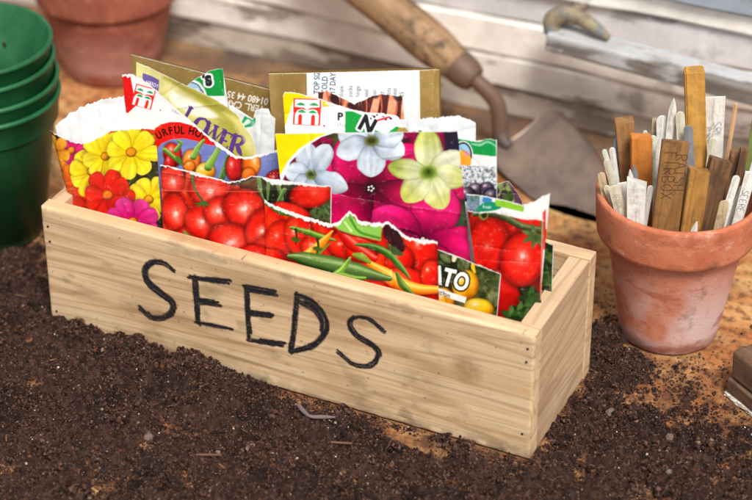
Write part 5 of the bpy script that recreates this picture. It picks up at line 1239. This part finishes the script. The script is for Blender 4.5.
# ------------------------------------------------------------------ trowel
def rust(name, a, b, cc, rough=.6, metal=.25):
    k = NT(name); n = k.noise(38, 6, .65); m = k.noise(160, 5, .7); z = k.noise(12, 3, .5)
    c = k.mix(k.ramp(n, [(.36, 0.0), (.66, 1.0)]), a, b); c = k.mix(k.ramp(z, [(.46, 0.0), (.6, .8)]), c, cc); c = k.mix(k.ramp(m, [(.58, 0.0), (.78, .3)]), c, (66, 48, 42))
    k.bump(m, .15, .0006); return k.done(c, rough, .4, metal)
M_BLADE = rust('worn_steel', (148, 128, 112), (106, 94, 90), (150, 104, 72), .40, .35); M_IRON = rust('rusty_iron', (104, 92, 86), (74, 64, 60), (112, 86, 68))
tr = empty('garden_trowel', (.2, .28, .004), 'old garden trowel with wooden handle and rusty blade leaning against the planks', 'trowel')
MH = mat_wood('handle_wood', 0, (146, 112, 80), (92, 68, 48), (176, 146, 112), 1.2, .4, seed=21)
A0 = np.array((.0245, .3120, .1085)); A1 = np.array((.1325, .2955, .0550)); dr = (A1 - A0) / np.linalg.norm(A1 - A0)
hp = [A0 - dr * .03, A0 - dr * .01, A0 + dr * .02, A0 + dr * .06, A0 + dr * .09, A1 - dr * .012, A1 - dr * .002]
Lh = float(np.linalg.norm(A1 - A0))
hs_ = [(-.03, 0, 0), (-.01, 0, 0), (.02, 0, 0), (.06, 0, 0), (.09, 0, 0), (Lh - .012, 0, 0), (Lh - .002, 0, 0)]
ho = bpy.data.objects.new('handle', tube('handle', hs_, [.006, .0135, .0148, .0138, .0142, .0122, .0102], 28, 6)); COL.objects.link(ho); ho.data.materials.append(MH); ho.parent = tr
ho.location = Vector(A0) - tr.location; ho.rotation_euler = Vector(dr).to_track_quat('X', 'Z').to_euler()
link('ferrule', tube('ferrule', [A1 - dr * .008, A1 - dr * .004, A1 + dr * .004, A1 + dr * .0095, A1 + dr * .0105], [.0108, .0114, .0108, .0088, .0072], 28, 5), M_IRON, tr)
link('neck', tube('neck', [A1 + dr * .008, A1 + dr * .016, (.1560, .2945, .0385), (.1598, .2940, .0265), (.1610, .2925, .0175), (.1640, .2905, .0128), (.1700, .2880, .0105)], [.0050, .0054, .0056, .0056, .0054, .0050, .0030], 18, 6), M_IRON, tr)
def blade():
    S1 = np.array((.1785, .3245, .0290)); S2 = np.array((.1620, .2740, .0040)); TP = np.array((.2555, .2430, .0030))
    nn = np.cross(S2 - S1, TP - S1); nn /= np.linalg.norm(nn); nn = nn if nn[2] > 0 else -nn
    mid = (S1 + S2) / 2; ax = TP - mid; Ln = np.linalg.norm(ax); ax /= Ln; wd = S1 - S2; wd -= ax * (wd @ ax); Wd = np.linalg.norm(wd) / 2; wd /= np.linalg.norm(wd)
    nu, nv = 40, 24; t = np.linspace(0, 1, nu); q = np.linspace(-1, 1, nv)
    prof = np.interp(t, [0, .04, .10, .3, .5, .7, .85, .95, 1.0], [.62, .92, 1.0, 1.0, .95, .80, .56, .30, .06])
    P = mid + (ax * Ln * t[:, None])[:, None] + (wd * Wd)[None, None] * (prof[:, None] * q[None])[..., None]
    dish = .0075 * (prof[:, None] * q[None]) ** 2 - .003 + .0 * t[:, None]
    P = P + nn * dish[..., None]; top = P.reshape(-1, 3); bot = (P - nn * .0013).reshape(-1, 3)
    F = grid_faces(nu, nv); i = np.arange(nu * nv).reshape(nu, nv); k = nu * nv
    lp = np.concatenate([i[0], i[1:, -1], i[-1, -2::-1], i[-2:0:-1, 0]]); sd = np.stack([lp, np.roll(lp, -1), np.roll(lp, -1) + k, lp + k], 1)
    V = np.vstack([top, bot]); V[:, 2] = np.maximum(V[:, 2], .0006)
    return np_mesh('blade', V, np.vstack([F, F[:, ::-1] + k, sd]))
link('blade', blade(), M_BLADE, tr)

# ------------------------------------------------------------------ weathered planks behind
def mat_plank(name, paint, wood_a, wood_b, cover, seed):
    k = NT(name); v = k.mapping((8, 60, 60), loc=(seed, 0, 0)); g = k.noise(1.0, 6, .7, v); f = k.noise(1.0, 4, .7, k.mapping((30, 300, 300), loc=(seed, 0, 0)))
    p = k.noise(1.0, 6, .65, k.mapping((11, 44, 44), loc=(seed * 2, 0, 0))); s = k.noise(40, 5, .7)
    w = k.mix(k.ramp(g, [(.35, 0.0), (.65, 1.0)]), wood_a, wood_b); w = k.mix(k.ramp(f, [(.55, 0.0), (.75, .6)]), w, (70, 62, 58))
    pc = k.mix(k.ramp(s, [(.35, 0.0), (.7, .55)]), paint, wood_a)
    c = k.mix(k.ramp(p, [(cover - .022, 1.0), (cover + .022, 0.0)]), w, pc)
    dk = k.noise(22, 4, .6); c = k.mix(k.ramp(dk, [(.62, 0.0), (.72, .5)]), c, (96, 84, 74))
    k.bump(k.mix(.5, g, p), .5, .002); return k.done(c, .85, .2)
MP1 = mat_plank('flaking_plank', (244, 240, 232), (178, 164, 150), (126, 112, 102), .60, 1.0)
MP2 = mat_plank('white_plank', (252, 248, 240), (192, 182, 168), (142, 130, 120), .66, 5.3)
MP3 = mat_plank('grey_plank', (224, 222, 222), (170, 166, 166), (148, 142, 140), .60, 9.1)
MP4 = mat_plank('blue_grey_beam', (160, 168, 180), (140, 146, 156), (120, 124, 132), .60, 13.7)
MPD = mat_plank('dark_footboard', (204, 194, 180), (148, 132, 118), (106, 92, 82), .52, 17.7)
def plank(name, label, p0, p1, mat, seed, M=None):
    bm = bmesh.new(); box_bm(bm, p0, p1)
    bmesh.ops.subdivide_edges(bm, edges=[e for e in bm.edges if abs(e.verts[0].co.x - e.verts[1].co.x) > .1], cuts=60, use_grid_fill=True)
    bmesh.ops.bevel(bm, geom=[e for e in bm.edges if len(e.link_faces) == 2 and e.calc_face_angle(0) > 1], offset=.0016, segments=3, affect='EDGES')
    r = random.Random(seed)
    ph = [r.uniform(0, 9) for _ in range(4)]
    for v in bm.verts: v.co.z += .0009 * math.sin(v.co.x * 31 + ph[0]) + .0005 * math.sin(v.co.x * 83 + ph[1]); v.co.y += .0008 * math.sin(v.co.x * 27 + ph[2])
    me = bm_mesh(name, bm, False); o = link(name, me, mat)
    return props(o, label, 'plank', 'weathered planks of the wall behind')
plank('wall_plank', 'lowest wall plank, dirty brown grey, resting on the ground', (-.60, .3445, .0), (.85, .362, .0205), MPD, 1)
plank('wall_plank', 'second wall plank from the ground with flaking grey paint, behind the trowel blade', (-.60, .3425, .0212), (.85, .362, .0440), MP1, 2)
plank('wall_plank', 'whitest wall plank, behind the trowel handle and below the grey bar', (-.60, .3410, .0452), (.85, .362, .0715), MP2, 3)
plank('wall_plank', 'pale grey wall plank level with the weathered bar', (-.60, .3430, .0722), (.85, .362, .0965), MP3, 4)
plank('wall_plank', 'narrow wall plank coloured white like a top lit ledge, under the blue grey beam', (-.60, .3380, .0975), (.85, .362, .1120), MP2, 5)  # white colour stands in for light on the top of a ledge
plank('wall_plank', 'blue grey beam along the top of the wall', (-.60, .3330, .1140), (.85, .362, .20), MP4, 6)
# bar and its catch
bar = empty('window_stay', (.19, .31, .085), 'grey weathered bar with a rusty mossy catch on its round end, fixed along the wall', 'window stay')
bm = bmesh.new(); box_bm(bm, (-.0035, -.0098, -.0064), (.30, .0098, .0064), .0022, 3)
me = bm_mesh('bar', bm, False); b = bpy.data.objects.new('bar', me); COL.objects.link(b); me.materials.append(mat_plank('grey_bar', (188, 190, 192), (150, 144, 138), (104, 98, 92), .52, 21.0)); b.parent = bar; b.rotation_euler = (0, math.radians(3.4), 0)
kk = NT('mossy_rust'); n = kk.noise(120, 5, .65); n2 = kk.noise(60, 4, .6); c = kk.mix(kk.ramp(n, [(.35, 0.0), (.65, 1.0)]), (156, 144, 116), (104, 92, 76)); c = kk.mix(kk.ramp(n2, [(.52, 0.0), (.66, .8)]), c, (104, 122, 140)); kk.bump(n, .5, .0015); MM = kk.done(c, .8, .3)
link('catch', tube('catch', [(.1880, .3080, .0880), (.1875, .3100, .0965), (.1945, .3110, .1015), (.2060, .3110, .1010), (.2170, .3100, .0965), (.2260, .3090, .0925)], [.0052, .0062, .0058, .0050, .0042, .0022], 20, 6), MM, bar)
link('bracket', tube('bracket', [(.1945, .3140, .0980), (.1950, .3280, .0960), (.1950, .3440, .0940)], [.0045, .0038, .0042], 16, 5), MM, bar)
link('bracket', tube('bracket', [(.36, .3140, .0800), (.36, .3280, .0800), (.36, .3440, .0800)], [.0035, .0032, .0036], 16, 5), MM, bar)

# ------------------------------------------------------------------ offcut, twig, stones
ob = empty('wood_offcut', (.3774, .1020, 0), 'dark weathered wood offcut with a white mouldy lower edge at the right edge', 'wood offcut', rot=(0, 0, math.radians(-33.4)))
WO = mat_wood('offcut_wood', 0, (100, 74, 56), (54, 40, 32), (126, 98, 78), 1.3, .3, seed=31)
bm = bmesh.new(); box_bm(bm, (.0018, 0, .0125), (.07, .040, .0305), .0022, 3)
for v in bm.verts: v.co.x += .0009 * math.sin(v.co.z * 700) - .0025 * (v.co.z > .02) ; v.co.z += .0008 * math.sin(v.co.x * 200 + v.co.y * 90)
q = bpy.data.objects.new('upper_block', bm_mesh('upper_block', bm, False)); COL.objects.link(q); q.data.materials.append(WO); q.parent = ob
bm = bmesh.new(); box_bm(bm, (-.0006, -.0012, .0030), (.07, .040, .0123), .0016, 3)
q = bpy.data.objects.new('lower_block', bm_mesh('lower_block', bm, False)); COL.objects.link(q); q.data.materials.append(WO); q.parent = ob
bm = bmesh.new(); box_bm(bm, (-.0012, -.0020, .0004), (.07, .040, .0029), .0010, 2)
bmesh.ops.subdivide_edges(bm, edges=[e for e in bm.edges if (e.verts[0].co - e.verts[1].co).length > .02], cuts=24)
for v in bm.verts: v.co.y += random.uniform(-.0005, .0005) if v.co.y < .01 else 0; v.co.z += random.uniform(-.0004, .0004)
k = NT('white_mould'); n = k.noise(260, 4, .7); k.bump(n, .6, .0008); MW = k.done(k.mix(k.ramp(n, [(.35, 0.0), (.6, 1.0)]), (150, 138, 122), (226, 220, 206)), .9, .1)
q = bpy.data.objects.new('mouldy_edge', bm_mesh('mouldy_edge', bm, False)); COL.objects.link(q); q.data.materials.append(MW); q.parent = ob

k = NT('grey_twig'); n = k.noise(300, 4, .7); MTW = k.done(k.mix(n, (124, 108, 108), (84, 70, 68)), .8)
def sz(x, y): return float(max(0, soil_h(np.array([x]), np.array([y]))[0][0]))
pts = [(.1695, -.0155), (.1740, -.0190), (.1800, -.0205), (.1860, -.0190), (.1930, -.0170)]
o = link('twig', tube('twig', [(x, y + dy, sz(x, y) + .0027) for (x, y), dy in zip(pts, (0, .0007, -.0006, .0006, 0))], [.0012, .0014, .0009, .0013, .0005], 7, 4), MTW); props(o, 'short bent grey purple twig on the soil below the last letter', 'twig')
k = NT('bark_chip'); n = k.noise(300, 4, .7); MB = k.done(k.mix(n, (128, 86, 58), (84, 56, 42)), .85)
for i, (x, y, a, l, lb) in enumerate(((.146, -.0745, .3, .007, 'reddish bark chip lying low in the foreground soil, longer one'), (.157, -.079, -.5, .004, 'small bark chip right of the longer bark chip'), (.205, -.034, .2, .006, 'thin bark sliver in the soil below the orange patch'))):
    bm = bmesh.new(); box_bm(bm, (-l, -.0011, -.0004), (l, .0011, .0004), .0003)
    for v in bm.verts: v.co.z += 12 * v.co.x ** 2; v.co.y *= 1 - abs(v.co.x) / l * .5
    o = bpy.data.objects.new('bark_chip', bm_mesh('bark_chip', bm)); COL.objects.link(o); o.data.materials.append(MB); o.location = (x, y, sz(x, y) + .0012); o.rotation_euler = (.15, -.1, a); props(o, lb, 'bark chip', 'bark chips on the soil')
k = NT('pale_stone'); n = k.noise(300, 4, .7); MS = k.done(k.mix(n, (124, 102, 90), (84, 66, 58)), .85)
for i, (x, y, s, lb) in enumerate(((.1065, -.070, .0030, 'rounded brown pebble in the foreground soil, left of centre'), (.362, .049, .0026, 'pale pebble in the soil at the lower right'), (.327, .052, .0030, 'flat brownish pebble in front of the terracotta pot'))):
    bm = bmesh.new(); bmesh.ops.create_icosphere(bm, subdivisions=3, radius=s)
    for v in bm.verts:
        d = v.co.normalized(); v.co *= 1 + .18 * math.sin(d.x * 4 + i) * math.cos(d.y * 5 + 2 * i) + .08 * math.sin(d.z * 9); v.co.z *= .75
    o = bpy.data.objects.new('pebble', bm_mesh('pebble', bm, True)); COL.objects.link(o); o.data.materials.append(MS); o.location = (x, y, sz(x, y) + s * .15); props(o, lb, 'pebble', 'pebbles in the soil')

# ------------------------------------------------------------------ daylight and camera
world = bpy.data.worlds.new('World'); scene.world = world; world.use_nodes = True
nt = world.node_tree; nt.nodes.clear()
sky = nt.nodes.new('ShaderNodeTexSky'); sky.sky_type = 'NISHITA'; sky.sun_disc = False
SUN_EL, SUN_AZ = 54, 140      # degrees; azimuth measured clockwise from +y
sky.sun_elevation = math.radians(SUN_EL); sky.sun_rotation = math.radians(SUN_AZ); sky.dust_density = 3.0; sky.air_density = 1.0
hs = nt.nodes.new('ShaderNodeHueSaturation'); hs.inputs['Saturation'].default_value = .35
bg = nt.nodes.new('ShaderNodeBackground'); bg.inputs['Strength'].default_value = .145
out = nt.nodes.new('ShaderNodeOutputWorld'); nt.links.new(sky.outputs[0], hs.inputs['Color']); nt.links.new(hs.outputs[0], bg.inputs[0]); nt.links.new(bg.outputs[0], out.inputs[0])
ld = bpy.data.lights.new('sun', 'SUN'); ld.energy = 3.7; ld.angle = math.radians(16); ld.color = (1.0, .965, .91)
lo = bpy.data.objects.new('sun', ld); COL.objects.link(lo)
az = math.radians(SUN_AZ); el = math.radians(SUN_EL)
sd = Vector((math.sin(az) * math.cos(el), math.cos(az) * math.cos(el), math.sin(el)))
lo.rotation_euler = sd.to_track_quat('Z', 'Y').to_euler(); lo.location = sd * 3

cd = bpy.data.cameras.new('camera'); cam = bpy.data.objects.new('camera', cd); COL.objects.link(cam)
cam.location = (.62120, -.86933, .73027)
yaw, pitch, roll = -.4423, .5731, -.0013
f_ = Vector((math.sin(yaw) * math.cos(pitch), math.cos(yaw) * math.cos(pitch), -math.sin(pitch))); r_ = Vector((math.cos(yaw), -math.sin(yaw), 0)); u_ = r_.cross(f_)
r2 = r_ * math.cos(roll) + u_ * math.sin(roll); u2 = r2.cross(f_)
cam.rotation_euler = Matrix((r2, u2, -f_)).transposed().to_euler()
cd.sensor_width = 36; cd.lens = 36 * 2193.06 / 752; cd.clip_start = .05; cd.clip_end = 50
cd.dof.use_dof = True; cd.dof.focus_distance = 1.205; cd.dof.aperture_fstop = 6.3
scene.camera = cam
scene.view_settings.view_transform = 'Standard'; scene.view_settings.look = 'None'; scene.view_settings.exposure = 0; scene.view_settings.gamma = 1
scene.cycles.use_denoising = True
